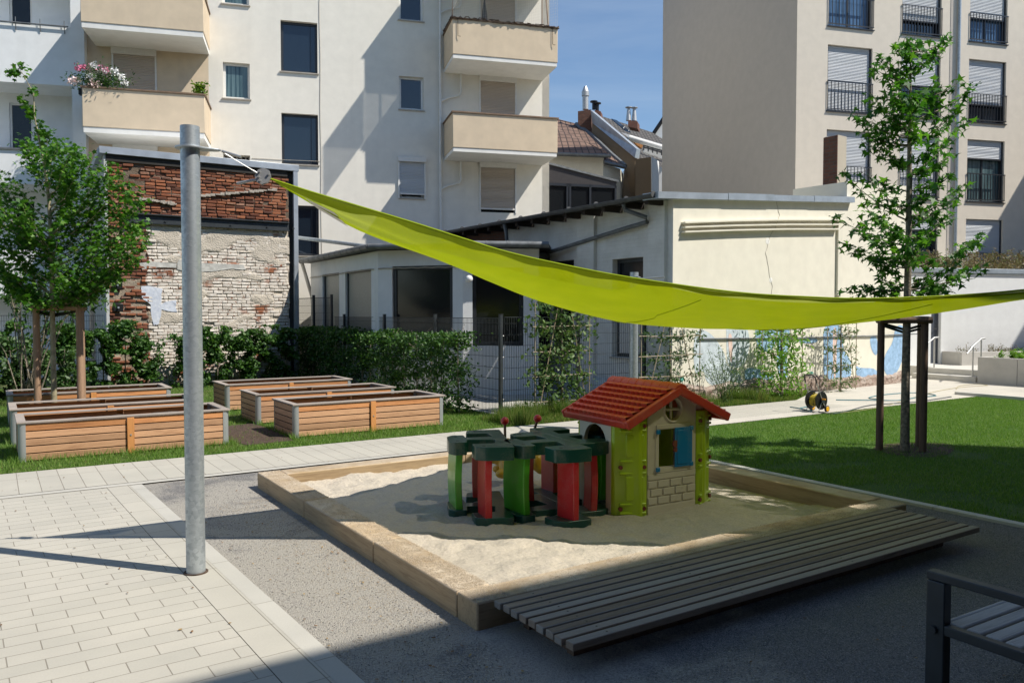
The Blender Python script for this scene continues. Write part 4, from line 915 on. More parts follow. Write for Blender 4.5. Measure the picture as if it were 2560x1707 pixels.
sk = [(9.8, 5.5), (10.3, 5.4), (11.3, 5.8), (11.0, 6.2), (10.5, 6.4), (10.0, 6.3), (9.75, 6.0)]
sheet('bare_soil', smoothpoly(sk, 2), .008, MAT['soil'])
kb = empty('lawn_kerb', G(7.36, -8), GA, 'pale concrete edging strip between the gravel and the lawn', 'kerb')
m = MB()
for i in range(17): m.box(0, .1, i*1.0+.003, i*1.0+.997, -.1, .022)
m.build('kerb_stones', MAT['concp'], kb, bevel=.004)
k2 = empty('kerb_beam', G(18.2, -8), GA, 'raised concrete edge along the far side of the lawn', 'kerb')
MB().box(0, .14, 0, 17.45, -.1, .075).build('kerb_beam_body', MAT['concp'], k2, bevel=.006)

# sand
S0, S1, T0, T1 = 2.32, 6.75, 3.90, 8.45; TW = .24; TZ = .155
def sandz(a, b):
    z = .035+.03*noise.fractal(Vector((a*1.6, b*1.6, 3)), 1, 2, 5)+.022*noise.noise(Vector((a*6, b*6, 8)))-.012*abs(noise.noise(Vector((a*11, b*11, 5))))+.006*noise.noise(Vector((a*24, b*24, 2)))
    z += .05*math.exp(-((a-5.5)**2+(b-4.55)**2)/.5)+.03*math.exp(-((b-T1)**2)/.15)-.08*math.exp(-((a-6.35)**2)/.12-((b-5.6)**2)/1.2)
    z += .055*math.exp(-((a-2.9)**2)/.3-((b-4.3)**2)/.3)
    return max(z, -.0)
NA, NB = 190, 200; V = []; Fq = []
for j in range(NB+1):
    for i in range(NA+1):
        a = S0+.05+(S1-S0-.1)*i/NA; b = T0+.05+(T1-T0-.1)*j/NB; V.append((a, b, sandz(a, b)))
for j in range(NB):
    for i in range(NA): q = j*(NA+1)+i; Fq.append((q, q+1, q+NA+2, q+NA+1))
k = N('play_sand'); f = k.noise(240, 3, rough=.8); g = k.noise(55, 4, rough=.75); d_ = k.noise(110, 2)
col = k.ramp(g, [(.3, (.49,.43,.345)), (.7, (.66,.59,.485))]); col = k.mix(k.ramp(d_, [(.66, (0,)*3), (.72, (.7,)*3)]), col, (.20,.15,.10))
k.base(col); k.set(rough=.95, spec=.15); k.bump(k.math('ADD', k.math('MULTIPLY', f, .5), k.noise(28, 5)), .8, .02); MAT['sand'] = k.m
sand = npmesh('sand', V, Fq, MAT['sand'], k=4); sand.rotation_euler = (0, 0, GA); sand['kind'] = 'structure'
for p in sand.data.polygons: p.use_smooth = True

# sandbox timbers
def sandy_timber(name, axis):
    base = wood(name+'_w', (.40,.29,.17), (.24,.16,.09), axis, .35, ring=10)
    t = base.node_tree; b = t.nodes['Principled BSDF']; src = b.inputs['Base Color'].links[0].from_socket
    geo = t.nodes.new('ShaderNodeNewGeometry'); sp_ = t.nodes.new('ShaderNodeSeparateXYZ'); t.links.new(geo.outputs['Normal'], sp_.inputs[0])
    tc = t.nodes.new('ShaderNodeTexCoord'); nz = t.nodes.new('ShaderNodeTexNoise'); nz.inputs['Scale'].default_value = 2.2; nz.inputs['Detail'].default_value = 7; nz.inputs['Roughness'].default_value = .7; t.links.new(tc.outputs['Object'], nz.inputs[0])
    rp = t.nodes.new('ShaderNodeValToRGB'); rp.color_ramp.elements[0].position = .36; rp.color_ramp.elements[1].position = .66; rp.color_ramp.elements[1].color = (.8, .8, .8, 1); t.links.new(nz.outputs[0], rp.inputs[0])
    mm = t.nodes.new('ShaderNodeMath'); mm.operation = 'MULTIPLY'; mm.use_clamp = True; t.links.new(sp_.outputs[2], mm.inputs[0]); t.links.new(rp.outputs[0], mm.inputs[1])
    mx = t.nodes.new('ShaderNodeMix'); mx.data_type = 'RGBA'; mx.inputs[7].default_value = (.62,.54,.43,1); t.links.new(mm.outputs[0], mx.inputs[0]); t.links.new(src, mx.inputs[6]); t.links.new(mx.outputs[2], b.inputs['Base Color']); return base
MAT['tb'] = sandy_timber('sandy_timber', 1); MAT['ta'] = sandy_timber('sandy_cross_timber', 0)
sb = empty('sandbox_frame', G(S0, T0), GA, 'square frame of pale squared timbers round the sandpit', 'sandbox')
def beam(x0, x1, y0, y1, z1, mat, z0=-.2): return MB().box(x0, x1, y0, y1, z0, z1).build('timber', mat, sb, bevel=.012)
Wb, Hb = S1-S0, T1-T0
ys = [0, 1.5, 3.05, Hb-.0]
for i in range(3): beam(0, TW, ys[i]+.004+(.0 if i else TW+.0), ys[i+1]-.004, TZ-.003*(i % 2), MAT['tb'])
beam(0, 2.3, 0, TW-.004, TZ+.002, MAT['ta']); beam(2.306, Wb, 0, TW-.004, TZ-.002, MAT['ta'])
beam(TW+.004, 2.4, Hb-TW, Hb, TZ, MAT['ta']); beam(2.406, Wb, Hb-TW, Hb, TZ-.004, MAT['ta'])
beam(Wb-TW, Wb, TW, 2.2, TZ+.004, MAT['tb']); beam(Wb-TW, Wb, 2.206, Hb-TW-.004, TZ, MAT['tb'])
# deck
dk = empty('slatted_deck', G(2.42, 3.125), GA, 'low slatted wooden sitting deck along the near edge of the sandpit', 'deck')
LD = 4.02; n = 9; pitch = .0845
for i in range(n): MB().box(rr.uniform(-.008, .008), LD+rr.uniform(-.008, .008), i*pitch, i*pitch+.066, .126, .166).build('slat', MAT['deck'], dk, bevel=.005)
MB().box(.16, LD-.16, .20, .26, -.1, .123).build('bearer', MAT['dstake'], dk); MB().box(.16, LD-.16, .62, .68, -.1, .123).build('bearer', MAT['dstake'], dk)
MB().box(.18, .28, .265, .61, -.1, .10).build('joist', MAT['dstake'], dk); MB().box(LD-.34, LD-.24, .265, .61, -.1, .10).build('joist', MAT['dstake'], dk)
m = MB()
for x in (.25, 1.3, 2.4, 3.5):
    for i in range(n): m.cyl((x, i*pitch+.033, .1665), (x, i*pitch+.033, .1675), .006, n=8)
m.build('screw', MAT['black'], dk)

# gravel stones lying loose
def pebbles(name, n, fa, size, mat, zf=lambda a, b: 0.0):
    V = np.zeros((n*6, 3)); base = np.array([(1,0,0),(-1,0,0),(0,1,0),(0,-1,0),(0,0,.7),(0,0,-.7)]); F0 = np.array([(0,2,4),(2,1,4),(1,3,4),(3,0,4),(2,0,5),(1,2,5),(3,1,5),(0,3,5)])
    ab_ = np.array([fa() for _ in range(n)]); s = rng.uniform(size[0], size[1], n)
    for i in range(n):
        t = rng.uniform(0, 6.28); c, s_ = cos(t), sin(t); R = np.array([[c, -s_, 0], [s_, c, 0], [0, 0, 1]])
        V[i*6:i*6+6] = (base*s[i]*rng.uniform(.6, 1.1, (6, 1)))@R.T+(ab_[i][0], ab_[i][1], zf(*ab_[i])+s[i]*.25)
    F = (F0[None]+np.arange(n)[:, None, None]*6).reshape(-1, 3); o = npmesh(name, V, F, mat); o.rotation_euler = (0, 0, GA); return o
k = N('loose_stones'); k.base(k.ramp(k.island(), [(0, (.14,.14,.145)), (.6, (.30,.285,.265)), (1, (.55,.53,.50))])); k.set(rough=.8); MAT['stone'] = k.m
def fa():
    while True:
        a = rng.uniform(1.45, 7.3); b = rng.uniform(-.2, 9.3)**1.0
        if not (S0-.05 < a < S1+.05 and T0-.72 < b < T1+.05): return (a, b)
tag(pebbles('loose_gravel', 42000, fa, (.002, .0052), MAT['stone'], lambda a, b: -.004), 'loose grey stones covering the gravel strip round the sandpit', 'gravel', kind='stuff')
k = N('bark_bits'); k.base(k.ramp(k.island(), [(0, (.05,.03,.02)), (1, (.14,.08,.05))])); MAT['bits'] = k.m

# ================================================================ grass
def blades(name, pts, h, wd, mat, lean=.5, zs=None):
    n = len(pts); th = rng.uniform(0, 2*pi, n); ph = rng.uniform(0, 2*pi, n); hh = h*rng.uniform(.5, 1.25, n) if np.isscalar(h) else h*rng.uniform(.5, 1.25, n)
    b = np.array(pts); w_ = wd*rng.uniform(.7, 1.3, n); dx, dy = np.cos(th)*w_/2, np.sin(th)*w_/2; l = lean*hh*rng.uniform(.1, 1, n)
    z0 = zs if zs is not None else 0.0
    V = np.zeros((n, 3, 3)); V[:, 0] = np.stack([b[:, 0]-dx, b[:, 1]-dy, np.zeros(n)+z0], 1); V[:, 1] = np.stack([b[:, 0]+dx, b[:, 1]+dy, np.zeros(n)+z0], 1)
    V[:, 2] = np.stack([b[:, 0]+np.cos(ph)*l, b[:, 1]+np.sin(ph)*l, hh+z0], 1)
    o = npmesh(name, V.reshape(-1, 3), np.arange(n*3).reshape(-1, 3), mat); return o
MAT['grass'] = leafmat('lawn_grass', (.09,.19,.024), (.145,.27,.04), (.27,.35,.10), .35, .6)
MAT['grassdry'] = leafmat('mixed_grass', (.06,.13,.015), (.12,.20,.03), (.30,.27,.10), .35, .6)
def ginv(X, Y): return X*ca+Y*sa, -X*sa+Y*ca
P_ = []
A1 = rng.uniform(7.49, 18.15, 500000); B1 = rng.uniform(-5, 8.93, 500000)
X1 = A1*ca-B1*sa; Y1 = A1*sa+B1*ca; vis = (Y1 > 1) & (np.abs(X1) < .95*Y1+3)
bare = np.array([noise.noise(Vector((a*.8, b*.8, 5)))+.5*noise.noise(Vector((a*3, b*3, 5))) for a, b in zip(A1[vis][::1], B1[vis][::1])]) if False else None
nf = np.sin(A1*1.7+1.3*np.sin(B1*1.1))*np.sin(B1*2.1+1.7*np.sin(A1*.9))+.5*np.sin(A1*5.1+B1*3.3)*np.sin(B1*6.7-A1*2)
dt = np.hypot(A1-10.3, B1-5.9); edge = (A1 < 8.6) & (B1 < 6)
keep = vis & ~((dt < .75) & (rng.random(len(A1)) < .8-.6*dt/.75)) & ~((nf > .75) & (B1 < 6.2) & (rng.random(len(A1)) < .8)) & ~((A1 < 8.3) & (B1 > 1) & (B1 < 5) & (nf > -.1) & (rng.random(len(A1)) < .75))
pts = np.stack([X1[keep], Y1[keep]], 1)
tag(blades('lawn_grass', pts, .035, .006, MAT['grass'], .8, .002), 'short green lawn grass on the right of the sandpit', 'grass', kind='stuff')
# grass round the planters
A2 = rng.uniform(-9, 7.6, 260000); B2 = 10.68+(rng.random(260000)**1.5)*12
X2 = A2*ca-B2*sa; Y2 = A2*sa+B2*ca; vis = (np.abs(X2) < 1.0*Y2+1)
nearp = np.zeros(len(A2), bool)
rows = [(11.42, 1.0), (13.2, 1.0), (15.4, 1.0)]; colsP = [(.25, 2.52), (3.69, 2.52)]
inside = np.zeros(len(A2), bool); h2 = np.full(len(A2), .045)
for b0, d in rows:
    for a0, w_ in colsP:
        inside |= (A2 > a0) & (A2 < a0+w_) & (B2 > b0) & (B2 < b0+d)
        nr = (A2 > a0-.12) & (A2 < a0+w_+.12) & (B2 > b0-.16) & (B2 < b0+d+.1); h2[nr] = .10
soilp = (A2 > 2.85) & (A2 < 3.62) & (B2 > 11.15) & (B2 < 13.4)
edgep = (B2 < 10.95) & (rng.random(len(A2)) < .35)
keep = vis & ~inside & ~(soilp & (rng.random(len(A2)) < .93)) & ~edgep
tag(blades('rough_grass', np.stack([X2[keep], Y2[keep]], 1), h2[keep], .008, MAT['grass'], .8, .002), 'longer green grass round the raised planters', 'grass', kind='stuff')
A3 = np.concatenate([rng.uniform(7.0, 16.2, 60000)]); B3 = rng.uniform(10.68, 11.75, 60000); lim = np.where(A3 > 14.2, 10.7+(A3-14.2)*.5, 10.68)
ok = B3 > lim; A3 = A3[ok]; B3 = B3[ok]; tall = (np.sin(A3*2.3)*np.sin(A3*5.1+B3*4) > .2) & (A3 < 13.4)
h3 = np.where(tall, .28, .09); tag(blades('wild_grass', np.stack([A3*ca-B3*sa, A3*sa+B3*ca], 1), h3, .009, MAT['grassdry'], .55, .002), 'wild grass and weeds along the foot of the annex wall and fence', 'grass', kind='stuff')

# ================================================================ foliage tools
def leaf_shape(kind):
    if kind == 'gum':
        v = []; 
        for i, (an_, r) in enumerate([(-90,.12),(-48,.62),(-25,.28),(8,.85),(38,.34),(90,1.0),(142,.34),(172,.85),(205,.28),(228,.62)]): v.append((r*cos(radians(an_)), r*sin(radians(an_))+.1, -.18*r*r))
        return v
    if kind == 'maple':
        v = []
        for an_, r in [(-90,.35),(-35,.65),(-5,.45),(30,.85),(60,.5),(90,.95),(120,.5),(150,.85),(185,.45),(215,.65)]: v.append((r*cos(radians(an_)), r*sin(radians(an_)), -.2*r*r))
        return v
    if kind == 'long': return [(0,-1,.0),(.22,-.5,-.03),(.28,.1,-.05),(.14,.7,-.15),(0,1.1,-.3),(-.14,.7,-.15),(-.28,.1,-.05),(-.22,-.5,-.03)]
    return [(0,-1,0),(.42,-.55,-.05),(.55,.05,-.08),(.3,.7,-.12),(0,1.0,-.2),(-.3,.7,-.12),(-.55,.05,-.08),(-.42,-.55,-.05)]
def leaves(name, centers, size, kind, mat, parent, up=.5, droop=0.0, jit=.0):
    sh = np.array(leaf_shape(kind)); k_ = len(sh); n = len(centers); c = np.array(centers)
    nrm = rng.normal(size=(n, 3)); nrm /= np.linalg.norm(nrm, axis=1)[:, None]; nrm[:, 2] = np.abs(nrm[:, 2])+up; nrm /= np.linalg.norm(nrm, axis=1)[:, None]
    t = rng.normal(size=(n, 3)); t[:, 2] -= droop; t -= (t*nrm).sum(1)[:, None]*nrm; t /= np.linalg.norm(t, axis=1)[:, None]; b = np.cross(nrm, t)
    s = size*rng.uniform(.6, 1.15, n)[:, None, None]
    V = c[:, None, :]+s*(sh[None, :, 0:1]*b[:, None, :]+sh[None, :, 1:2]*t[:, None, :]+sh[None, :, 2:3]*nrm[:, None, :])
    return npmesh(name, V.reshape(-1, 3), np.arange(n*k_).reshape(-1, k_), mat, parent, k=k_)
def grow(p, q, up, n=7, rr_=random):      # curved limb from p to q
    p, q = Vector(p), Vector(q); o = []
    for i in range(n+1):
        t = i/n; v = p.lerp(q, t); v.z += up*sin(pi*t)*(q-p).length; v += Vector((rr_.uniform(-1,1), rr_.uniform(-1,1), rr_.uniform(-1,1)))*.012*(q-p).length*(0 if i in (0, n) else 1); o.append(v)
    return o

# ---- sweetgum on the lawn --------------------------------------------------------
tb = G(10.15, 5.91); tb.z = 0
gum = empty('sweetgum_tree', tb, 0, 'slender young tree with star shaped leaves on the lawn, tied to dark stakes', 'tree')
YT = tb.y; r5 = random.Random(21)
def gumpt(u, v, dy): p = at(u, v, YT+dy); return p-tb
ax = [gumpt(2262, 1128, 0), gumpt(2264, 950, 0), gumpt(2268, 760, 0), gumpt(2271, 620, 0), gumpt(2273, 480, 0), gumpt(2274, 330, 0), gumpt(2276, 200, 0), gumpt(2277, 105, 0)]
MB().tube([ax[0]-Vector((0,0,.1))]+ax, [.062,.06,.052,.047,.04,.033,.024,.014,.006], 12).build('trunk', MAT['bark2'], gum, smooth=True)
tips = [(2266,96),(2300,104),(2373,94),(2355,120),(2193,134),(2178,168),(2215,150),(2240,120),(2438,214),(2404,199),(2174,230),(2167,260),(2205,240),(2128,287),(2160,300),(2411,302),(2400,268),(2147,333),(2159,356),(2185,340),(2381,386),(2350,350),
 (2105,429),(2151,429),(2180,455),(2415,459),(2385,432),(2400,485),(2086,540),(2159,513),(2143,562),(2190,545),(2377,532),(2340,560),(2457,585),(2440,600),(2109,607),(2150,625),(2120,719),(2161,716),(2178,653),(2200,690),(2459,665),(2410,675),(2347,722),(2380,725),(2333,679),(2310,600),(2335,470),(2325,420),(2235,400),(2230,500),(2330,250),(2340,200),(2230,210),(2225,300),(2245,640),(2300,330),(2240,560),(2310,520),(2300,160),(2250,170)]
br = MB(); lc = []; tw = MB()
def axat(z):
    for p, q in zip(ax, ax[1:]):
        if p.z <= z <= q.z: return p.lerp(q, (z-p.z)/(q.z-p.z))
    return ax[-1].copy() if z > ax[-1].z else ax[0].copy()
def gumbranch(tip, rise):
    L_ = hypot(tip.x-axat(tip.z).x, tip.y); b0 = axat(max(2.15, min(tip.z-.05, tip.z-rise*L_))); pts = grow(b0, tip, -.06, 7, r5)
    br.tube(pts, [max(.004, .013*(1-i/7.5)*(.5+L_*.5)) for i in range(8)], 5)
    n = int(7+L_*12)
    for i in range(n):
        t = .25+.8*(i/n); k0 = min(6, int(min(t, .999)*7)); base = pts[k0].lerp(pts[k0+1], min(1.1, t*7-k0))
        for _ in range(r5.choice((2, 3, 3, 4))): 
            off = Vector((r5.gauss(0, .045), r5.gauss(0, .05), r5.gauss(-.02, .04))); lc.append(tuple(base+off)); 
for (u, v) in tips: gumbranch(gumpt(u, v, r5.uniform(-.45, .45)), r5.uniform(.3, .8))
for i in range(8):
    z = r5.uniform(2.3, 5.9); R = .85*(1-((z-2.4)/5.2))*r5.uniform(.5, 1.0); t = r5.choice((pi/2, -pi/2))+r5.uniform(-.8, .8); a_ = axat(z); gumbranch(a_+Vector((R*cos(t), R*sin(t), .2)), .5)
br.build('branches', MAT['bark2'], gum, smooth=True)
leaves('crown', lc, .088, 'gum', MAT['leaf_gum'], gum, up=.35, droop=.9)
def stakes(root_loc, rz, label, stk, H, R, n3=True, mat='stake', r=.042, bars=None):
    s_ = empty('tree_stakes', root_loc, rz, label, 'tree stakes')
    for (x, y) in stk: MB().tube([(x, y, -.2), (x, y, H*.5), (x, y, H)], [r*1.03, r, r*.97], 14).build('stake', MAT[mat], s_, smooth=True)
    for (p, q) in bars: MB().cyl((p[0], p[1], H-.05), (q[0], q[1], H-.05), .045, n=12).build('crossbar', MAT[mat], s_, smooth=True)
    return s_
sl = G(10.13, 6.23)-tb; sr_ = G(10.18, 5.71)-tb
S3 = [(-.31, .06), (.21, -.06), (.36, .33)]
gs = stakes(tb, 0, 'dark round stakes with crossbars holding the tree on the lawn', S3, 1.80, 0, mat='dstake', r=.047, bars=[((-.36, .0), (.27, -.12)), ((.17, -.1), (.40, .40)), ((.38, .36), (-.34, .10))])
MB().tube([(-.3, .0, 1.70), (0, .03, 1.62), (.25, -.02, 1.70), (.3, .05, 1.66), (.02, .09, 1.58), (-.3, .06, 1.68)], .018, 6).build('tie_strap', MAT['black'], gs)
# ---- young maple on the left -------------------------------------------------------
tm = G(.84, 14.5); tm.z = 0
mp = empty('young_maple_tree', tm, 0, 'bushy young tree with small lobed leaves and pale trunk behind the left planters', 'tree')
YM = tm.y; mpt = lambda u, v, dy=0: at(u, v, YM+dy)-tm
ax = [mpt(137, 1060), mpt(133, 900), mpt(131, 760), mpt(128, 620), mpt(122, 500), mpt(112, 420), mpt(98, 350), mpt(86, 290), mpt(84, 235), mpt(60, 190), mpt(48, 172)]
ax[0].z = -.1
MB().tube(ax, [.045,.04,.036,.03,.024,.018,.014,.010,.007,.005,.003], 12).build('trunk', MAT['bark'], mp, smooth=True)
br = MB(); lc = []; r6 = random.Random(5)
def mbranch(b0, tip, dens=1.0, sp=.10):
    L_ = (tip-b0).length; pts = grow(b0, tip, -.08, 7, r6); br.tube(pts, [max(.0025, .011*(1-i/7.4)*(.4+L_*.5)) for i in range(8)], 5)
    n = int((26+L_*125)*dens)
    for i in range(n):
        t = r6.uniform(.25, 1.06); k0 = min(6, int(min(t, .999)*7)); base = pts[k0].lerp(pts[k0+1], min(1.2, t*7-k0)); s_ = sp*(1.25-t*.6)
        lc.append(tuple(base+Vector((r6.gauss(0, s_), r6.gauss(0, s_), r6.gauss(0, s_*.8)))))
for (u, v) in [(54,165),(20,178),(86,226),(50,249),(73,275),(99,306),(130,325)]:
    tip = mpt(u, v, r6.uniform(-.1, .1)); mbranch(axat(tip.z-.2) if v > 230 else axat(tip.z-.05), tip, .9, .05)
for (u, v) in [(130,345),(160,370),(203,375),(164,406),(222,417),(268,425),(300,445),(321,478),(340,520),(367,562),(360,597),(345,640),(275,680),(310,610),(222,706),(180,720),(80,740),(40,720),(11,690),(57,733),(10,600),(-30,560),(-60,620),(-20,480),(0,420),(70,350),(-50,500),(250,520),(230,600),(200,480),(90,600),(60,520),(150,560),(140,640)]:
    for _ in range(3):
        tip = mpt(u+r6.uniform(-25, 25), v+r6.uniform(-20, 20), r6.uniform(-.6, .7)); b0 = axat(max(1.95, tip.z-.35-.55*hypot(tip.x, tip.y))); mbranch(b0, tip, .66, .085)
br.build('branches', MAT['bark'], mp, smooth=True)
leaves('crown', lc, .055, 'maple', MAT['leaf_maple'], mp, up=.5, droop=.3)
s1 = mpt(100, 1035); s2 = mpt(207, 1032)
ms = stakes(tm, 0, 'brown round stakes with crossbars holding the young maple on the left', [(s1.x, s1.y-.05), (s2.x, s2.y-.05), (s1.x*.2+s2.x*.5, .48)], 1.98, 0, r=.052,
    bars=[((s1.x-.08, -.05), (s2.x+.11, -.05)), ((s2.x, -.02), (s1.x*.2+s2.x*.5, .52)), ((s1.x, -.02), (s1.x*.2+s2.x*.5, .5))])
MB().tube([(s1.x, -.03, 1.85), (0, .02, 1.8), (s2.x, -.03, 1.88), (0, .06, 1.83), (s1.x, 0, 1.87)], .02, 6).build('tie_strap', MAT['black'], ms)

# ---- hedges and shrubs -----------------------------------------------------------------
def hedge(label, p0, p1, H, w_, n, mat, seed, size=.036, cols=14, ragged=.12, name='hornbeam_hedge', cat='hedge', gaps=()):
    h_ = empty(name, (p0.x, p0.y, 0), atan2(p1.y-p0.y, p1.x-p0.x), label, cat); L_ = (p1-p0).length; r7 = random.Random(seed); pts = []; st_ = MB()
    xs = [L_*(i+.5)/cols+r7.uniform(-.1, .1) for i in range(cols)]; tops = [H*(1+r7.uniform(-ragged, ragged*.6)) for _ in xs]
    for x, t_ in zip(xs, tops):
        st_.tube([(x, 0, 0), (x+r7.uniform(-.05, .05), r7.uniform(-.04, .04), t_*.5), (x+r7.uniform(-.06, .06), 0, t_*.97)], [.018, .013, .006], 6)
        for _ in range(9):
            z = r7.uniform(.1, t_*.9); st_.tube([(x, 0, z), (x+r7.uniform(-.28, .28), r7.uniform(-w_/2, w_/2), z+r7.uniform(.05, .3))], .004, 4)
    m_ = 0
    while len(pts) < n and m_ < n*12:
        m_ += 1; i = r7.randrange(cols); x = xs[i]+r7.gauss(0, L_/cols*.36); z = tops[i]*(1-r7.random()**1.25*.98); 
        cl = noise.noise(Vector((x*3.2, z*3.2, seed)))+.5*noise.noise(Vector((x*8, z*8, seed+3)))
        if cl < -.10-.30*(z/H-.6): continue
        if z > tops[i]*.97+.1*noise.noise(Vector((x*5, 0, seed))): continue
        pts.append((x, r7.gauss(0, w_*.3), max(.04, z)))
    st_.build('stems', MAT['bark2'], h_, smooth=False); leaves('foliage', pts, size, 'oval', mat, h_, up=.25, droop=.4); return h_
q = lambda a, b: Vector(G(a, b)[:2]).to_3d()
hedge('clipped dark green hedge in front of the mesh fence and white bay', q(7.2, 12.5), q(7.3, 22.4), 1.5, .5, 25000, MAT['leaf_hedge'], 3, .036, 17, .07)
hedge('uneven green hedge right of the steel post, at the foot of the brick wall', q(3.8, 20.8), q(6.7, 20.9), 1.55, .6, 15000, MAT['leaf_hedge'], 9, .05, 7, .16)
hedge('uneven green hedge left of the steel post, in front of the brick wall and fence', q(-2.2, 20.7), q(3.3, 20.8), 1.6, .7, 30000, MAT['leaf_hedge'], 12, .05, 12, .22)
hedge('bushy yellow green shrub hedge at the left edge of the photo', q(-3.6, 17.6), q(-.35, 18.2), 2.0, 1.0, 12000, MAT['leaf_lime'], 15, .052, 8, .1, 'garden_shrub', 'shrub')
hedge('low dark shrubs behind the left raised planters', q(-3.0, 19.6), q(1.6, 20.0), 1.25, .8, 9000, MAT['leaf_dark'], 18, .05, 9, .2, 'garden_shrub', 'shrub')
# hanging long-leaf branches behind the maple
bd = empty('butterfly_bush', mpt(60, 760, 3)+tm, 0, 'arching shrub with long dark leaves seen under the maple crown', 'shrub'); bd.location.z = 0
m = MB(); pts = []; r8 = random.Random(2)
for i in range(16):
    e = Vector((r8.uniform(-1.2, 1.6), r8.uniform(-.6, .6), r8.uniform(2.0, 3.0))); pp = grow(Vector((r8.uniform(-.2,.2), 0, 0)), e, .28, 8, r8); m.tube(pp, [.012*(1-j/9)+.002 for j in range(9)], 5)
    for _ in range(60): t = r8.uniform(.4, 1); j = min(7, int(t*8)); pts.append(tuple(pp[j].lerp(pp[j+1], t*8-j)+Vector((r8.gauss(0, .08), r8.gauss(0, .08), r8.gauss(-.05, .06)))))
m.build('stems', MAT['bark2'], bd); leaves('foliage', pts, .075, 'long', MAT['leaf_hedge'], bd, up=.1, droop=1.4)

# ---- mesh fences ---------------------------------------------------------------------
def fence(label, p0, p1, H, posts, bow=0.0):
    f = empty('mesh_fence', (p0.x, p0.y, 0), atan2(p1.y-p0.y, p1.x-p0.x), label, 'fence'); L_ = (p1-p0).length; m = MB(); n = int(L_/.05)
    for i in range(n+1): x = i*.05; m.box(x-.0028, x+.0028, -.0028, .0028, .04, H)
    z = .06
    while z < H: 
        for y in (-.008, .008): m.box(0, L_, y-.003, y+.003, z-.003, z+.003)
        z += .2
    m.box(0, L_, -.006, .006, H-.012, H); m.build('mesh_panel', MAT['dark'], f)
    for x in posts:
        po = MB().box(x-.03, x+.03, .012, .07, -.1, H+.06).build('post', MAT['dark'], f, bevel=.004)
        m = MB().box(x-.034, x+.034, .008, .074, H+.062, H+.07)
        m.build('cap', MAT['dark'], po); m = MB()
        for z in np.arange(.3, H, .38): m.cyl((x, .01, z), (x, -.016, z), .011, n=8)
        m.build('clamp', MAT['steel'], po)
    return f
fence('anthracite mesh fence running from the near post back along the clipped hedge', q(7.62, 11.9), q(7.62, 20.2), 1.76, [0.0, 2.5, 5.0, 7.5])
fence('taller anthracite mesh fence panel near the bay window, left of the hedge top', q(7.6, 20.25), q(6.9, 25.2), 2.28, [0.0, 1.0, 2.4, 4.8])
fence('anthracite mesh fence behind the trained pear trees, reaching the annex corner', q(7.66, 11.9), q(11.15, 11.9), 1.78, [1.7, 3.4])
fence('anthracite mesh fence behind the dark hedge on the far left', q(-6, 22.2), q(2.6, 22.5), 1.8, [.2, 2.7, 5.2, 7.7])

# ---- espalier fruit trees ---------------------------------------------------------------
def espalier(label, a, b, H, w_, dens, mat, seed, cane=True, tiers=5, trunk=.025, size=.045, long='oval', zig=True):
    e_ = empty('espalier_fruit_tree', G(a, b), GA, label, 'fruit tree', 'trained fruit trees along the annex wall and fence'); r9 = random.Random(seed); m = MB(); pts = []
    m.tube([(0, 0, -.05), (.01, 0, H*.4), (-.01, 0, H*.8), (0, 0, H)], [trunk, trunk*.9, trunk*.6, trunk*.3], 8)
    zs = [.25+(H-.35)*i/(tiers-1) for i in range(tiers)]
    for z in zs:
        for sg in (-1, 1):
            L_ = w_/2*r9.uniform(.8, 1.08); pp = [Vector((sg*L_*t, r9.gauss(0, .03)*t, z-.08+.1*t+r9.gauss(0, .015))) for t in (0, .25, .5, .75, 1)]; m.tube(pp, [.012, .01, .008, .006, .004], 5)
            for _ in range(int(dens*L_*1.0)):
                t = r9.random(); j = min(3, int(t*4)); c = pp[j].lerp(pp[j+1], t*4-j); s_ = .11 if dens > 160 else .07
                pts.append(tuple(c+Vector((r9.gauss(0, s_), r9.gauss(0, s_*.8), r9.gauss(.0, s_*1.1)))))
    for _ in range(int(dens*.5)): z = r9.uniform(.3, H); pts.append((r9.gauss(0, .09), r9.gauss(0, .08), z))
    m.build('trunk', MAT['bark2'], e_, smooth=True); leaves('foliage', pts, size, long, mat, e_, up=.2, droop=.7)
    if cane:
        m = MB(); hw = w_/2
        for x in (-hw*.92, hw*.92): m.cyl((x, -.03, .05), (x, -.03, H*.95), .009, n=6)
        for z in zs[:-1]: m.cyl((-hw, -.04, z), (hw, -.04, z+r9.uniform(-.03, .03)), .008, n=6)
        m.cyl((-hw*.8, -.05, .1), (-hw*.2, -.05, H*.9), .008, n=6).cyl((hw*.8, -.05, .1), (hw*.25, -.05, H*.9), .008, n=6)
        m.build('cane', simple('bamboo_cane_%d' % seed, (.36,.29,.19), .6), e_)
    return e_
espalier('dense trained pear tree on canes right of the tall fence post', 8.75, 11.65, 2.15, 1.35, 330, MAT['leaf_pear'], 31, size=.048)
espalier('sparse trained apple tree behind the red toy roof', 11.0, 11.15, 1.9, 1.7, 130, MAT['leaf_dark'], 32, size=.055, long='long')
espalier('bright leaved trained fruit tree on a dark post behind the hose reel', 14.2, 11.05, 1.85, 1.45, 200, MAT['leaf_fresh'], 33, trunk=.035, size=.07, long='long')
espalier('light trained fruit tree just left of the dark lawn stakes', 16.6, 11.25, 1.9, 1.2, 130, MAT['leaf_pear'], 34, trunk=.025, size=.055, long='long')
m = MB()
wd = empty('grey_leaved_weed', G(12.3, 10.95), 0, 'tall feathery grey green weeds in front of the blue graffiti', 'weed'); pts = []; r9 = random.Random(77)
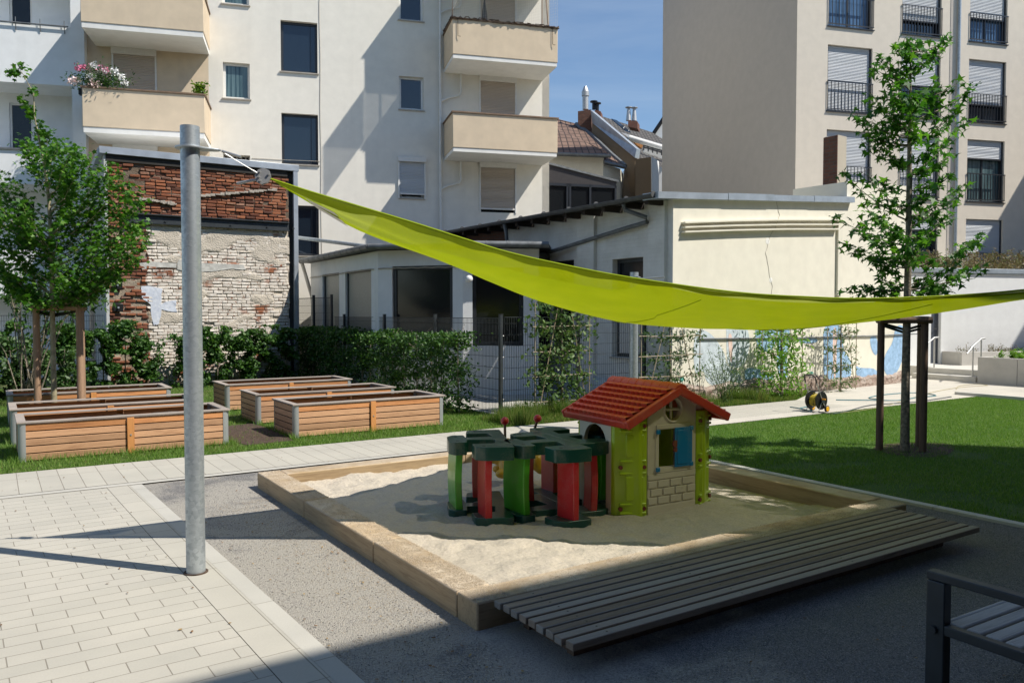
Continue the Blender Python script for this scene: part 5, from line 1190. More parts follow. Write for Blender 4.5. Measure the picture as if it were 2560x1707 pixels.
for i in range(26):
    e = Vector((r9.gauss(0, .3), r9.gauss(0, .2), r9.uniform(.6, 1.25))); pp = grow((r9.gauss(0, .12), r9.gauss(0, .1), 0), e, .1, 5, r9); m.tube(pp, .004, 4)
    for _ in range(45): t = r9.uniform(.2, 1); j = min(4, int(t*5)); pts.append(tuple(pp[j].lerp(pp[j+1], t*5-j)+Vector((r9.gauss(0, .05), r9.gauss(0, .05), r9.gauss(0, .04)))))
m.build('stems', MAT['leaf_pear'], wd); leaves('foliage', pts, .028, 'long', MAT['leaf_pear'], wd, up=.3)
# roof planting, planter plants, balcony flowers
def tuft(name, label, cat, loc, rz, ext, n, hgt, mat, size, kind='long', stems=40, seed=1, group=None, blade=False):
    o = empty(name, loc, rz, label, cat, group); r_ = random.Random(seed); pts = []; m = MB()
    for i in range(stems):
        x, y = r_.uniform(-ext[0]/2, ext[0]/2), r_.uniform(-ext[1]/2, ext[1]/2); hh = hgt*r_.uniform(.4, 1.1)*(.75+.5*noise.noise(Vector((x*1.3, y, seed))))
        e = Vector((x+r_.gauss(0, hh*.2), y+r_.gauss(0, hh*.2), hh)); pp = grow((x, y, 0), e, .05, 4, r_); m.tube(pp, .004 if not blade else .003, 4)
        for _ in range(n//stems): t = r_.uniform(.25, 1.02); j = min(3, int(min(t, .99)*4)); pts.append(tuple(pp[j].lerp(pp[j+1], t*4-j)+Vector((r_.gauss(0, .05), r_.gauss(0, .05), r_.gauss(0, .04)))))
    m.build('stems', mat, o); leaves('foliage', pts, size, kind, mat, o, up=.3); return o
ro = WS.o
def wsl(x, y, z): return Vector((WS.o.x+cos(WS.ang)*x-sin(WS.ang)*y, WS.o.y+sin(WS.ang)*x+cos(WS.ang)*y, z))
o = tuft('roof_planting', 'brownish wild herbs and grasses growing on the pavilion roof', 'roof plants', wsl(3.6, 1.5, zr-.02), WS.ang, (15.0, 2.2), 22000, .85, MAT['dry'], .05, 'long', 500, 5); o['kind'] = 'stuff'
tuft('leafy_plant', 'bright green leafy plant in the concrete planter beside the steps', 'plant', G(23.0, 9.6, .62), GA, (1.8, 1.6), 2600, .38, MAT['leaf_fresh'], .07, 'long', 60, 6)
tuft('tall_weed', 'tall airy weeds standing in the concrete planter against the white wall', 'weed', G(24.0, 9.3, .62), GA, (1.8, 2.0), 700, 1.2, MAT['leaf_pear'], .04, 'long', 26, 8)
tuft('low_plants', 'low plants behind the concrete wall under the pavilion wall', 'plant', wsl(2.6, -.3, .62), WS.ang, (3.6, .4), 900, .28, MAT['dry'], .035, 'long', 50, 9)
bal = wsl
fx = FBB.hit(240, 200); Lf = Vector((FBB.o.x+FBB.d.x*fx[0], FBB.o.y+FBB.d.y*fx[0], zL+.0))
fl = empty('flower_box', Lf, FBB.ang, 'balcony box of pink and white flowers on the upper left beige balcony', 'flowers')
MB().box(-.5, .75, .22, .4, -.14, .02).build('box', MAT['black'], fl, bevel=.01)
r_ = random.Random(4); pts = [(r_.gauss(.05, .33), r_.gauss(.15, .12), abs(r_.gauss(.22, .2))) for _ in range(1300)]
leaves('foliage', pts, .055, 'long', MAT['leaf_hedge'], fl, up=.4)
for nm, c, cs in (('white_blossom', (.80,.80,.78), [(-.05, .62), (.45, .5), (.62, .38), (-.1, .3), (.72, .2), (.2, .5)]), ('pink_blossom', (.75,.22,.36), [(-.42, .52), (.22, .52), (-.3, .55)]), ('pale_blossom', (.80,.60,.56), [(-.62, .14), (-.5, .2), (.0, .1), (-.1, .14)])):
    pp = []
    for x, z in cs: pp += [(x+r_.gauss(0, .06), -.02+r_.gauss(0, .06), z+r_.gauss(0, .045)) for _ in range(55)]
    leaves(nm, pp, .034, 'oval', simple(nm, c, .7, bump=0), fl, up=.1)
fx = FBB.hit(492, 200); o = tuft('balcony_plant', 'yellow green potted plant at the right end of the upper left balcony', 'plant', Vector((FBB.o.x+FBB.d.x*fx[0], FBB.o.y+FBB.d.y*fx[0]+.2, zL-.05)), 0, (.25, .2), 420, .62, MAT['leaf_lime'], .05, 'oval', 10, 14)

# a few dry leaves blown over the paving, gravel and sand
def litter(n, fa_, z):
    pts = []
    for _ in range(n): a, b = fa_(); v = G(a, b); pts.append((v.x, v.y, z))
    return pts
pp = litter(70, lambda: (rng.uniform(-3, 1.4), rng.uniform(3, 9.3)), .014)+litter(120, lambda: (rng.uniform(1.5, 2.25), rng.uniform(2, 9.2)), .006)+litter(60, lambda: (rng.uniform(-3, 7), rng.uniform(9.3, 10.6)), .02)+litter(120, lambda: (rng.uniform(1.5, 7.3), rng.uniform(.3, 3)), .006)+litter(50, lambda: (rng.uniform(-3, 1.0), rng.uniform(10.7, 11.2)), .03)
k = N('dry_leaf'); k.base(k.ramp(k.island(), [(0, (.10,.05,.025)), (.5, (.22,.12,.05)), (1, (.33,.24,.10))])); k.set(rough=.8)
tag(leaves('leaf_litter', pp, .013, 'oval', k.m, None, up=4), 'small dry brown leaves scattered over the paving and gravel', 'leaf litter', kind='stuff')
k = N('strewn_sand'); k.base(k.ramp(k.island(), [(0, (.36,.28,.19)), (1, (.68,.58,.44))])); k.set(rough=.9)
def fs_():
    while True:
        s_ = rng.integers(0, 4); e = abs(rng.normal(0, .35))
        if s_ == 0: a, b = S0+rng.uniform(0, TW), rng.uniform(T0, T1); z = TZ
        elif s_ == 1: a, b = rng.uniform(S0, S1), T0+rng.uniform(0, TW); z = TZ
        elif s_ == 2: a, b = S0-e, T0+rng.uniform(0, 4.0); z = 0
        else: a, b = S0+TW*rng.uniform(0, 1), T0+abs(rng.normal(0, .9)); z = TZ
        if noise.noise(Vector((a*9, b*9, 1)))+.6*noise.noise(Vector((a*25, b*25, 4))) > rng.uniform(-.6, .35): return (a, b)
def zs_(a, b): return TZ+.002 if a >= S0 else -.003
tag(pebbles('strewn_sand', 30000, fs_, (.0018, .0038), k.m, zs_), 'sand grains strewn over the sandpit timbers and beside them', 'sand', kind='stuff')

# ================================================================ garden objects
# ---- raised planters --------------------------------------------------------------
PW, PD, PH = 2.5, 1.0, .50
def make_planter():
    t = empty('raised_planter', (0, 0, 0), GA, 'x', 'raised planter', 'raised timber planters on the lawn')
    zs = [.02+i*.092 for i in range(5)]
    for side, y0, y1 in ((0, 0, .03), (1, PD-.03, PD)):
        for z in zs:
            for x0, x1 in ((.055, PW/2-.045), (PW/2+.045, PW-.055)): MB().box(x0, x1, y0, y1, z, z+.079).build('side_board', MAT['wood_h'] if (z > .35 or side) else MAT['wood_h2'], t, bevel=.003)
    for x0, x1 in ((0, .03), (PW-.03, PW)):
        for z in zs: MB().box(x0, x1, .055, PD-.055, z, z+.079).build('end_board', MAT['wood_e'], t, bevel=.003)
    for cx, cy, sx_, sy_ in ((0, 0, 1, 1), (PW, 0, -1, 1), (0, PD, 1, -1), (PW, PD, -1, -1)):
        m = MB(); n = 6; o_ = []; r = .055
        for i in range(n+1): th = pi/2*i/n; o_.append((cx+sx_*(r-r*cos(th))-sx_*.006, cy+sy_*(r-r*sin(th))-sy_*.006))
        o_.append((cx+sx_*.075, cy-sy_*.006)); 
        o_ = [(cx-sx_*.006, cy+sy_*.06)]+o_+[(cx+sx_*.075, cy+sy_*.028), (cx+sx_*.03, cy+sy_*.06)]
        if sx_*sy_ < 0: o_ = o_[::-1]
        m.prism(o_[::-1] if False else o_, -.02, PH-.02).build('corner_post', MAT['cornerp'], t, smooth=True, fix=True)
    for y0, y1 in ((-.028, -.0015), (PD+.0015, PD+.028)):
        c = MB().box(PW/2-.042, PW/2+.042, y0, y1, -.02, PH-.025).build('centre_post', MAT['wood_o'], t, bevel=.004)
        MB().cyl((PW/2, y0-.002 if y0 < 0 else y1+.002, .25), (PW/2, y0-.008 if y0 < 0 else y1+.008, .25), .011, n=10).build('bolt', MAT['steel'], c)
    m = MB(); e = .02; w_ = .1
    for a in ((-e, PW+e, -e, w_-e), (-e, PW+e, PD-w_+e, PD+e)): MB().box(*a, PH-.018, PH+.004).build('rim_board', MAT['wood_rim'], t, bevel=.003)
    for a in ((-e, w_-e, w_-e+.002, PD-w_+e-.002), (PW-w_+e, PW+e, w_-e+.002, PD-w_+e-.002)): MB().box(*a, PH-.018, PH+.004).build('rim_board', MAT['wood_rim'], t, bevel=.003)
    V = []; Fq = []; nx, ny = 60, 24
    for j in range(ny+1):
        for i in range(nx+1): x, y = .035+(PW-.07)*i/nx, .035+(PD-.07)*j/ny; V.append((x, y, PH-.09+.035*noise.fractal(Vector((x*3, y*3, 1)), 1, 2, 4)+.012*noise.noise(Vector((x*15, y*15, 2)))))
    for j in range(ny):
        for i in range(nx): k_ = j*(nx+1)+i; Fq.append((k_, k_+1, k_+nx+2, k_+nx+1))
    npmesh('soil', V, Fq, MAT['soil'], t, k=4)
    MB().box(.031, PW-.031, .031, PD-.031, .05, PH-.16).build('liner', MAT['black'], t)
    return t
MAT['cornerp'] = simple('grey_corner_profile', (.40,.42,.42), .45, .06, 3, .03, 20, metal=.4)
proto = make_planter()
spots = [(.25, 11.42, 'raised timber planter at the front of the left group, nearest the paving'), (.2, 13.05, 'raised timber planter in the middle of the left group'), (.2, 15.4, 'raised timber planter at the back of the left group, behind the tree stakes'),
 (3.69, 11.47, 'raised timber planter at the front of the right group, beside the path'), (3.64, 13.25, 'raised timber planter in the middle of the right group'), (3.66, 15.4, 'raised timber planter at the back of the right group')]
for i, (a, b, lb) in enumerate(spots):
    if i == 0: proto.location = G(a, b); proto['label'] = lb
    else: dup(proto, G(a, b), GA, lb)

# ---- sail posts ---------------------------------------------------------------------
def sailpost(label, base, H, r, zc, direction, lean=0):
    t = empty('sail_post', (base.x, base.y, 0), atan2(direction.y, direction.x), label, 'post', 'galvanised sail posts')
    m = MB().cyl((0, 0, -.2), (0, 0, H), r, n=40, cap=False); m.cyl((0, 0, -.2), (0, 0, H), r-.006, n=40, cap=False); 
    n = 40; vs = [(rr_*cos(2*pi*i/n), rr_*sin(2*pi*i/n), H) for rr_ in (r, r-.006) for i in range(n)]
    m.add(vs, [(i, (i+1) % n, n+(i+1) % n, n+i) for i in range(n)]); m.build('tube', MAT['galv'], t, smooth=True)
    MB().cyl((0, 0, .0), (0, 0, .0125), r+.018, n=32).build('base_gap', MAT['soil'], t)
    MB().cyl((0, 0, H-.03), (0, 0, H-.025), r-.007, n=30).build('cap', MAT['zincd'], t)
    pl_ = []; R = r+.035
    for i in range(25):
        th = radians(40)+(2*pi-radians(80))*i/24; pl_.append((R*cos(th), R*sin(th)))
    pl_ += [(r+.12, -.028), (r+.14, 0), (r+.12, .028)]
    MB().prism(pl_, zc-.006, zc+.006).build('collar_plate', MAT['galv'], t, bevel=.002, fix=True)
    return t
pb = gp(480, 1440)+Vector((0, .07, 0)); L3 = Vector((-1.74, 5.75, 2.80)); zc1 = 2.98
sailpost('thick galvanised steel post in the left foreground paving', pb, 3.13, .0640, zc1, L3-pb)
pc = Vector((1.90, 12.35, 0)); C3 = G(8.2, 8.9, 2.36)
sailpost('galvanised steel post behind the red toy house', pc, 2.48, .066, 2.40, C3-pc)

# ---- shade sail -----------------------------------------------------------------------
def proj(p): 
    c, s = cos(PITCH), sin(PITCH); dz = p.z-CAM_H; f = p.y*c-dz*s; up = p.y*s+dz*c; return 1280+FPX*p.x/f, 853.5-FPX*up/f
Npts = [Vector(p) for p in [(-1.74,5.75,2.80),(-1.42,5.77,2.70),(-.74,5.82,2.50),(-.37,5.85,2.385),(0,5.87,2.275),(.55,5.87,2.155),(1.0,5.85,2.075),(1.63,5.78,1.985),(2.1,5.70,1.95),(2.6,5.62,1.937),(3.48,5.55,1.985),(4.5,5.45,2.13),(5.5,5.35,2.36)]]
Fpts = [Npts[0].copy()]+[G(*p) for p in [(2.1,5.83,2.64),(2.62,5.92,2.46),(3.55,5.98,2.30),(4.2,6.15,2.21),(5.2,6.6,2.14),(6.3,7.3,2.12),(7.3,8.1,2.20),(8.2,8.9,2.36),(7.65,7.3,2.10),(7.3,5.6,1.96),(7.15,4.2,1.95),(7.2,2.9,2.05)]]+[Npts[-1].copy()]
def resample(P, n):
    d = [0]
    for a, b in zip(P, P[1:]): d.append(d[-1]+(b-a).length)
    o = []
    for i in range(n):
        t = d[-1]*i/(n-1); j = 0
        while j < len(P)-2 and d[j+1] < t: j += 1
        u = (t-d[j])/(d[j+1]-d[j]); p0, p1, p2, p3 = P[max(j-1, 0)], P[j], P[j+1], P[min(j+2, len(P)-1)]
        o.append(.5*((2*p1)+(p2-p0)*u+(2*p0-5*p1+4*p2-p3)*u*u+(3*p1-p0-3*p2+p3)*u**3))
    return o
NS, NT = 121, 28
iC = 8; Fa = resample(Fpts[:iC+1], 1+int((NS-1)*.56)); Fb = resample(Fpts[iC:], NS-int((NS-1)*.56)); Fe = Fa+Fb[1:]
Ne = resample(Npts, NS)
sil = [(700,450),(782,515),(914,582),(1132,664.5),(1312,741),(1400,770),(1500,794.6),(1572,808.7),(1773,823),(1900,824),(2000,822),(2103,812.6),(2362,781),(2560,748),(2900,705),(3400,650)]
def silv(u):
    if u <= sil[0][0]: return sil[0][1]
    for (a, b), (c, d) in zip(sil, sil[1:]):
        if a <= u <= c: return b+(d-b)*(u-a)/(c-a)
    return sil[-1][1]
sags = []
for i in range(NS):
    lo, hi = -.05, .9
    for _ in range(22):
        s_ = (lo+hi)/2; worst = -1e9
        for t in (.1, .2, .3, .4, .5, .6, .7, .8):
            p = Ne[i].lerp(Fe[i], t); p.z -= s_*4*t*(1-t); u, v = proj(p); worst = max(worst, v-silv(u))
        if worst > 0: hi = s_
        else: lo = s_
    sags.append(lo)
for _ in range(10): sags = [sags[0]]+[(sags[i-1]+2*sags[i]+sags[i+1])/4 for i in range(1, NS-1)]+[sags[-1]]
sags[0] = 0; sags[-1] = 0
def sailp(i, t, dz=0):
    p = Ne[i].lerp(Fe[i], t); L_ = (Fe[i]-Ne[i]).length; p.z -= sags[i]*4*t*(1-t)+dz
    p.z += .004*noise.noise(Vector((i*.12, t*9, 3)))*min(1, L_)+.012*sin(t*24+i*.02)*math.exp(-i/22)*min(1, L_*2.5)+.004*sin(i*.55+t*3)*min(1, L_)*math.exp(-((t-.05)/.12)**2)
    return p
sailo = empty('shade_sail', L3, 0, 'lime green triangular shade sail sagging across the sandpit', 'shade sail')
def sailmat(name, tr, tl):
    k = N(name); f = k.noise(4, 5); col = k.ramp(f, [(.3, (.31,.425,.004)), (.7, (.37,.48,.006))]); k.base(col); k.set(rough=.7, spec=.25)
    wv = k.noise(420, 2); k.bump(wv, .3, .002)
    t = k.n('ShaderNodeBsdfTranslucent'); k.l(k.mix(1.0, col, (1.25, 1.1, .8), 'MULTIPLY'), t.inputs[0]); a = k.n('ShaderNodeMixShader'); a.inputs[0].default_value = tl; k.l(k.b.outputs[0], a.inputs[1]); k.l(t.outputs[0], a.inputs[2])
    b = k.n('ShaderNodeMixShader'); b.inputs[0].default_value = tr; x = k.n('ShaderNodeBsdfTransparent'); x.inputs[0].default_value = (.98, 1, .9, 1); k.l(a.outputs[0], b.inputs[1]); k.l(x.outputs[0], b.inputs[2]); k.l(b.outputs[0], k.out.inputs[0]); return k.m
MAT['sail'] = sailmat('lime_sail_cloth', .09, .36); MAT['hem'] = sailmat('lime_sail_hem', .02, .16)
m = MB(); V = []; fs = []
for i in range(NS):
    for j in range(NT+1): V.append(sailp(i, j/NT)-L3)
for i in range(NS-1):
    for j in range(NT): a = i*(NT+1)+j; fs.append((a, a+1, a+NT+2, a+NT+1))
so = m.add(V, fs).build('fabric', MAT['sail'], sailo, smooth=True)
m = MB(); V = []; fs = []
for e_, sgn in ((0, 1), (1, -1)):
    n0 = len(V)
    for i in range(1, NS-1):
        L_ = max(.05, (Fe[i]-Ne[i]).length); w_ = (.075+.016*sin(i*.85)+.01*sin(i*.37))/L_; w_ = min(w_, .3)
        for j in range(4):
            t = (w_*j/3) if e_ == 0 else 1-(w_*j/3); V.append(sailp(i, t, .006)-L3)
    for i in range(NS-3):
        for j in range(3): a = n0+i*4+j; fs.append((a, a+1, a+5, a+4))
m.add(V, fs).build('hem', MAT['hem'], sailo, smooth=True)
m = MB(); m.tube([Ne[i]-L3+Vector((0, 0, .003)) for i in range(0, NS)], .008, 6); m.build('edge_cord', MAT['hem'], sailo, smooth=True)
m = MB()
for i in (34, 62): m.tube([sailp(min(NS-1, i+int(20*(1-t))), t, .006)-L3 for t in np.linspace(.05, .95, 24)], .003, 4)
m.build('seam', MAT['hem'], sailo)
# corner fittings
ce = pb+Vector((L3.x-pb.x, L3.y-pb.y, 0)).normalized()*.19; ce.z = zc1
pl3 = L3+Vector((-.055, 0, .02)); dirc = (ce-pl3).normalized()
m = MB()
x_ = dirc; n_ = Vector((.15, -1, .1)).normalized(); y_ = n_.cross(x_).normalized(); x_ = y_.cross(n_).normalized()
oct_ = [(.055*cos(pi/4*i+.4), .062*sin(pi/4*i+.4)) for i in range(8)]
for dd in (-.012, .012):
    A_ = [pl3-L3+x_*a+y_*b+n_*dd for a, b in oct_]; m.loft(A_, [p+n_*.005 for p in A_])
m.build('corner_plate', MAT['steel'], sailo, fix=True)
m = MB()
for a, b in ((.0, .04), (-.03, -.03), (.035, -.015), (.02, .02)): c = pl3-L3+x_*a+y_*b; m.cyl(c-n_*.03, c+n_*.03, .008, n=8)
m.build('plate_bolt', MAT['steel'], sailo)
m = MB(); m.tube([pl3-L3+dirc*.04, ce-L3-dirc*.1], .003, 6); m.tube([pl3-L3+dirc*.03, pl3-L3+dirc*.08], .006, 8).tube([ce-L3-dirc*.10, ce-L3-dirc*.03], .006, 8)
m.build('tension_cable', MAT['steel'], sailo, smooth=True)
m = MB(); m.tube([ce-L3+Vector((.02,0,-.005)), ce-L3+Vector((.16, -.02, -.05))], .009, 8).tube([pl3-L3+Vector((-.03,0,-.02)), pl3-L3+Vector((-.09, 0, -.03)), pl3-L3+Vector((-.19, 0, -.05))], [.006, .011, .011], 8)
m.build('turnbuckle', MAT['steel'], sailo, smooth=True)
a0 = C3; a1 = Vector((pc.x, pc.y, 2.40)); m = MB().cyl(a0-L3, a1-L3, .012).cyl(a0-L3, a0-L3+Vector((.3, -.15, .02)), .014); m.build('turnbuckle', MAT['steel'], sailo, smooth=True)
p = sailp(4, .25, .014); q1 = sailp(7, .25, .014); q2 = sailp(7, .75, .014); q3 = sailp(4, .75, .014)
m = MB().add([v-L3 for v in (p, q1, q2, q3)], [(0, 1, 2, 3)]); m.build('care_label', MAT['frame_w'], sailo)
RP = Npts[-1]
sailpost('galvanised steel post beyond the right edge holding the sail', Vector((6.0, 5.3, 0)), 2.7, .07, 2.45, Vector((-1, 0, 0)))

# ---- toy playhouse -----------------------------------------------------------------------
HA = GA-radians(3); hb = G(5.15, 5.19); hs_ = sandz(5.2, 5.6)
ph = empty('toy_playhouse', (hb.x, hb.y, .0), HA, 'plastic playhouse with red tiled roof, cream walls and lime corner panels', 'playhouse')
HW, HD, EV, RG = .505, .78, .94, 1.10   # half width between corner columns, depth, eave height, ridge height
def gable(y, nm, th=.05, win=True):
    # cream gable wall with window openings cut as a ring of quads
    m = MB(); wx0, wx1, wz0, wz1 = -.155, .205, .445, .79
    def cell(a, b, c, d): m.box(a, b, y, y+th, c, d)
    cell(-.285, wx0, 0, .84); cell(wx1, .285, 0, .84); cell(wx0, wx1, 0, wz0); cell(wx0, wx1, wz1, .84)
    R, cz, cx = .098, .965, 0.01; n = 24; circ = [(cx+R*cos(2*pi*i/n), cz+R*1.05*sin(2*pi*i/n)) for i in range(n)]
    def outer(th_):
        dx, dz = cos(th_), sin(th_); best = 9
        for (a, b), (c, d) in zip(P5, P5[1:]+P5[:1]):
            ex, ez = c-a, d-b; den = dx*ez-dz*ex
            if abs(den) < 1e-9: continue
            t = ((a-cx)*ez-(b-cz)*ex)/den; s = ((a-cx)*dz-(b-cz)*dx)/den
            if t > 0 and -1e-6 <= s <= 1+1e-6: best = min(best, t)
        return (cx+dx*best, cz+dz*best)
    P5 = [(-.285, .84), (.285, .84), (.285, .985), (0, 1.15), (-.285, .985)]
    angs = sorted(set([2*pi*i/n for i in range(n)]+[atan2(b-cz, a-cx) % (2*pi) for a, b in P5]))
    for i in range(len(angs)):
        t0, t1 = angs[i], angs[(i+1) % len(angs)]
        a, b = outer(t0), outer(t1); c = (cx+R*cos(t1), cz+R*1.05*sin(t1)); d = (cx+R*cos(t0), cz+R*1.05*sin(t0))
        for yy, fl_ in ((y, 0), (y+th, 1)): m.quad(*[(p[0], yy, p[1]) for p in ((d, c, b, a) if fl_ else (a, b, c, d))])
        m.quad((c[0], y, c[1]), (d[0], y, d[1]), (d[0], y+th, d[1]), (c[0], y+th, c[1]))
    m.build(nm, MAT['p_cream'], ph, fix=True)
    m = MB(); m.box(-.012, .012, y+.01, y+.03, cz-R*1.05, cz+R*1.05).box(-R, R, y+.008, y+.032, cz-.012, cz+.012)
    n = 28; ring = MB()
    ring.tube([(cx+(R+.008)*cos(2*pi*i/n), y-.002, cz+(R+.008)*1.05*sin(2*pi*i/n)) for i in range(n+1)], .011, 6)
    m.v += []; o = m.build('round_window_bars', MAT['p_cream'], ph, bevel=.006); ring.build('round_window_frame', MAT['p_cream'], ph, smooth=True)
gable(-.0, 'gable_wall'); gable(HD-.05, 'back_gable_wall')
# mouldings on the front: window surround, brick relief
m = MB(); m.box(-.19, .22, -.008, -.0, .795, .835).box(-.20, -.16, -.006, 0, .44, .794).box(.21, .25, -.006, 0, .44, .794).box(-.20, .25, -.007, 0, .40, .439)
m.box(-.283, .283, -.007, 0, .345, .395); m.box(-.283, .283, -.006, 0, .0, .11)
for r_ in range(3):
    z = .125+r_*.074; off = (0, -.085, 0)[r_]+(.02, .02, .02)[r_]
    for c in range(-1, 5):
        x0 = -.33+off+c*.145; a, b = max(-.28, x0), min(.28, x0+.128)
        if b-a > .02: m.box(a, b, -.010, 0, z, z+.060)
m.build('wall_relief', MAT['p_cream'], ph, bevel=.004)
sh = MB(); sh.box(.02, .225, -.024, -.011, .44, .80).box(.04, .17, -.030, -.024, .465, .775); sho = sh.build('window_shutter', MAT['p_blue'], ph, bevel=.006)
MB().cyl((.024, -.0255, .655), (.024, -.0105, .655), .032, n=16).cyl((.024, -.0257, .60), (.024, -.0105, .60), .022, n=16).build('shutter_notch', MAT['p_brown'], sho)
for x, z in ((.215, .785), (.215, .455), (-.182, .775), (-.182, .435)): MB().box(x-.018, x+.022, -.03, -.0085, z-.02, z+.02).build('hinge', MAT['p_blue'], ph, bevel=.006)
# interior brown back
MB().box(-.28, .28, HD-.075, HD-.055, .02, .93).build('inner_wall', MAT['p_brown'], ph)
# side walls with arched door opening
def sidewall(x, nm, door=True):
    m = MB(); y0, y1 = .21, HD-.21; yc = (y0+y1)/2; R = .17
    m.box(x-.02, x+.02, y0-.06, yc-R, 0, .9).box(x-.02, x+.02, yc+R, y1+.06, 0, .9)
    n = 12
    for i in range(n):
        t0, t1 = pi*i/n, pi*(i+1)/n; a = (yc+R*cos(t0), .66+R*sin(t0)); b = (yc+R*cos(t1), .66+R*sin(t1))
        m.loft([(x-.02, a[0], a[1]), (x+.02, a[0], a[1]), (x+.02, a[0], .9), (x-.02, a[0], .9)], [(x-.02, b[0], b[1]), (x+.02, b[0], b[1]), (x+.02, b[0], .9), (x-.02, b[0], .9)])
    if not door: m.box(x-.015, x+.015, yc-R, yc+R, 0, .66)
    m.box(x-.024, x+.024, y0-.06, yc-R-.01, 0, .07)
    m.build(nm, MAT['p_cream'], ph, fix=True)
    k_ = MB(); sg = -1 if x < 0 else 1
    for r_ in range(12):
        for c in range(3):
            for yy in (y0-.05, y1-.07)[:0]:
                z = .02+r_*.07; k_.box(x+sg*.02, x+sg*.026, yy+.0+(r_ % 2)*.02, yy+.09, z, z+.055)
    k_.build('wall_relief', MAT['p_cream'], ph, bevel=.003)
sidewall(-HW+.0-.055, 'side_wall'); sidewall(HW+.055, 'side_wall')
# lime corner panels: a wedge shaped column with flanges
def corner(cx, cy, sx_, sy_):
    pl_ = [(cx, cy), (cx-sx_*.06, cy), (cx-sx_*.155, cy+sy_*.02), (cx-sx_*.19, cy+sy_*.12), (cx-sx_*.19, cy+sy_*.19), (cx-sx_*.15, cy+sy_*.19), (cx-sx_*.1, cy+sy_*.08), (cx, cy+sy_*.045)]
    pl_ = [(-sx_*0+p[0], p[1]) for p in pl_]
    m = MB().prism(pl_ if sx_*sy_ < 0 else pl_[::-1], 0.0, .935); o = m.build('corner_panel', MAT['p_lime'], ph, bevel=.012, fix=True, smooth=True)
    return o
def corner2(ix, iy, ox, oy):
    # ix,iy inner edge on the gable plane, ox,oy outer edge on the side plane
    sx_ = 1 if ox > 0 else -1; sy_ = 1 if oy > iy else -1
    pts = [(ix, iy), (ix+sx_*.05, iy-sy_*.015), (ix+sx_*.10, iy-sy_*.02), (ox-sx_*.05, iy+sy_*.075), (ox, oy-sy_*.07), (ox, oy), (ox-sx_*.04, oy), (ox-sx_*.08, iy+sy_*.115), (ix+sx_*.09, iy+sy_*.03), (ix, iy+sy_*.04)]
    o = MB().prism(pts, 0, .94).build('corner_panel', MAT['p_lime'], ph, bevel=.014, fix=True, smooth=True)
    # raised ribs and blocks on the chamfer and flange
    d = Vector((ox-sx_*.045-(ix+sx_*.10), sy_*.055, 0)); m = MB()
    a = Vector((ix+sx_*.012, iy-sy_*.012, 0)); b = Vector((ox-sx_*.03, iy+sy_*.09, 0)); dd = (b-a); L_ = dd.length; M = Matrix.Rotation(atan2(dd.y, dd.x), 3, 'Z'); c = (a+b)/2; nrm = Vector((dd.y, -dd.x, 0)).normalized()*(1 if sx_*sy_ > 0 else -1)
    if nrm.y*sy_ > 0: nrm = -nrm
    for z in (.065, .145, .42, .53, .80, .875): m.rbox(c+nrm*.014+Vector((0, 0, z)), (L_*.92, .03, .024), M)
    for z, hh_ in ((.285, .215), (.665, .205)): m.rbox(c+nrm*.016+Vector((0, 0, z))-dd*.05, (L_*.62, .028, hh_), M)
    for z, hh_ in ((.285, .2), (.665, .18)): m.rbox(a+dd*.14+nrm*.008+Vector((0, 0, z)), (.02, .025, hh_), M)
    m.build('panel_relief', MAT['p_lime'], o, bevel=.009, smooth=True); m = MB()
    for z in (.105, .475, .84):
        for t in (.12, .93): p = a+dd*t+Vector((0, 0, z)); m.cyl(p+nrm*.0, p+nrm*.026, .018, n=14)
    m.build('bolt_hole', MAT['p_brown'], o)
XO = .575
corner2(-.287, -.0, -XO, .19); corner2(.287, -.0, XO, .19); corner2(-.287, HD, -XO, HD-.19); corner2(.287, HD, XO, HD-.19)
# roof: two slopes with rows of scalloped tiles
ov, y0, y1 = .585, -.11, HD+.10; zr_, ze_ = 1.145, .87
sl_ = hypot(ov, zr_-ze_); th = atan2(zr_-ze_, ov)
def rpt(sg, d, y, h=0): return Vector((sg*(d*cos(th)+h*sin(th)), y, zr_-d*sin(th)+h*cos(th)))
m = MB()
for sg in (-1, 1):
    a = [rpt(sg, 0, y0, 0), rpt(sg, sl_, y0, 0), rpt(sg, sl_, y0, .035), rpt(sg, 0, y0, .035)]; b = [Vector((p.x, y1, p.z)) for p in a]; m.loft(a, b)
roof = m.build('roof', MAT['p_roof'], ph, bevel=.01, fix=True)
m = MB(); rows_, colsr = 7, 13; wy = (y1-y0-.08)/colsr
for sg in (-1, 1):
    for r_ in range(rows_):
        d0 = .02+(sl_-.05)*r_/rows_; d1 = d0+(sl_-.05)/rows_+.012
        for c in range(colsr):
            ya = y0+.04+c*wy+(wy*.0); yb = ya+wy*.985; n = 5; A_, B_ = [], []
            for i in range(n+1):
                yy = ya+(yb-ya)*i/n; hh_ = .014+.012*sin(pi*i/n)**.6; A_.append(rpt(sg, d0, yy, .031+hh_*.2)); B_.append(rpt(sg, d1+.022*sin(pi*i/n), yy, .038+hh_+.012))
            for i in range(n): m.quad(A_[i], A_[i+1], B_[i+1], B_[i])
            for i in range(n):
                lo1, lo2 = rpt(sg, d1+.022*sin(pi*i/n), ya+(yb-ya)*i/n, .03), rpt(sg, d1+.022*sin(pi*(i+1)/n), ya+(yb-ya)*(i+1)/n, .03); m.quad(B_[i], B_[i+1], lo2, lo1)
m.build('roof_tiles', MAT['p_roof'], roof, fix=True, smooth=True)
m = MB(); nn = 9
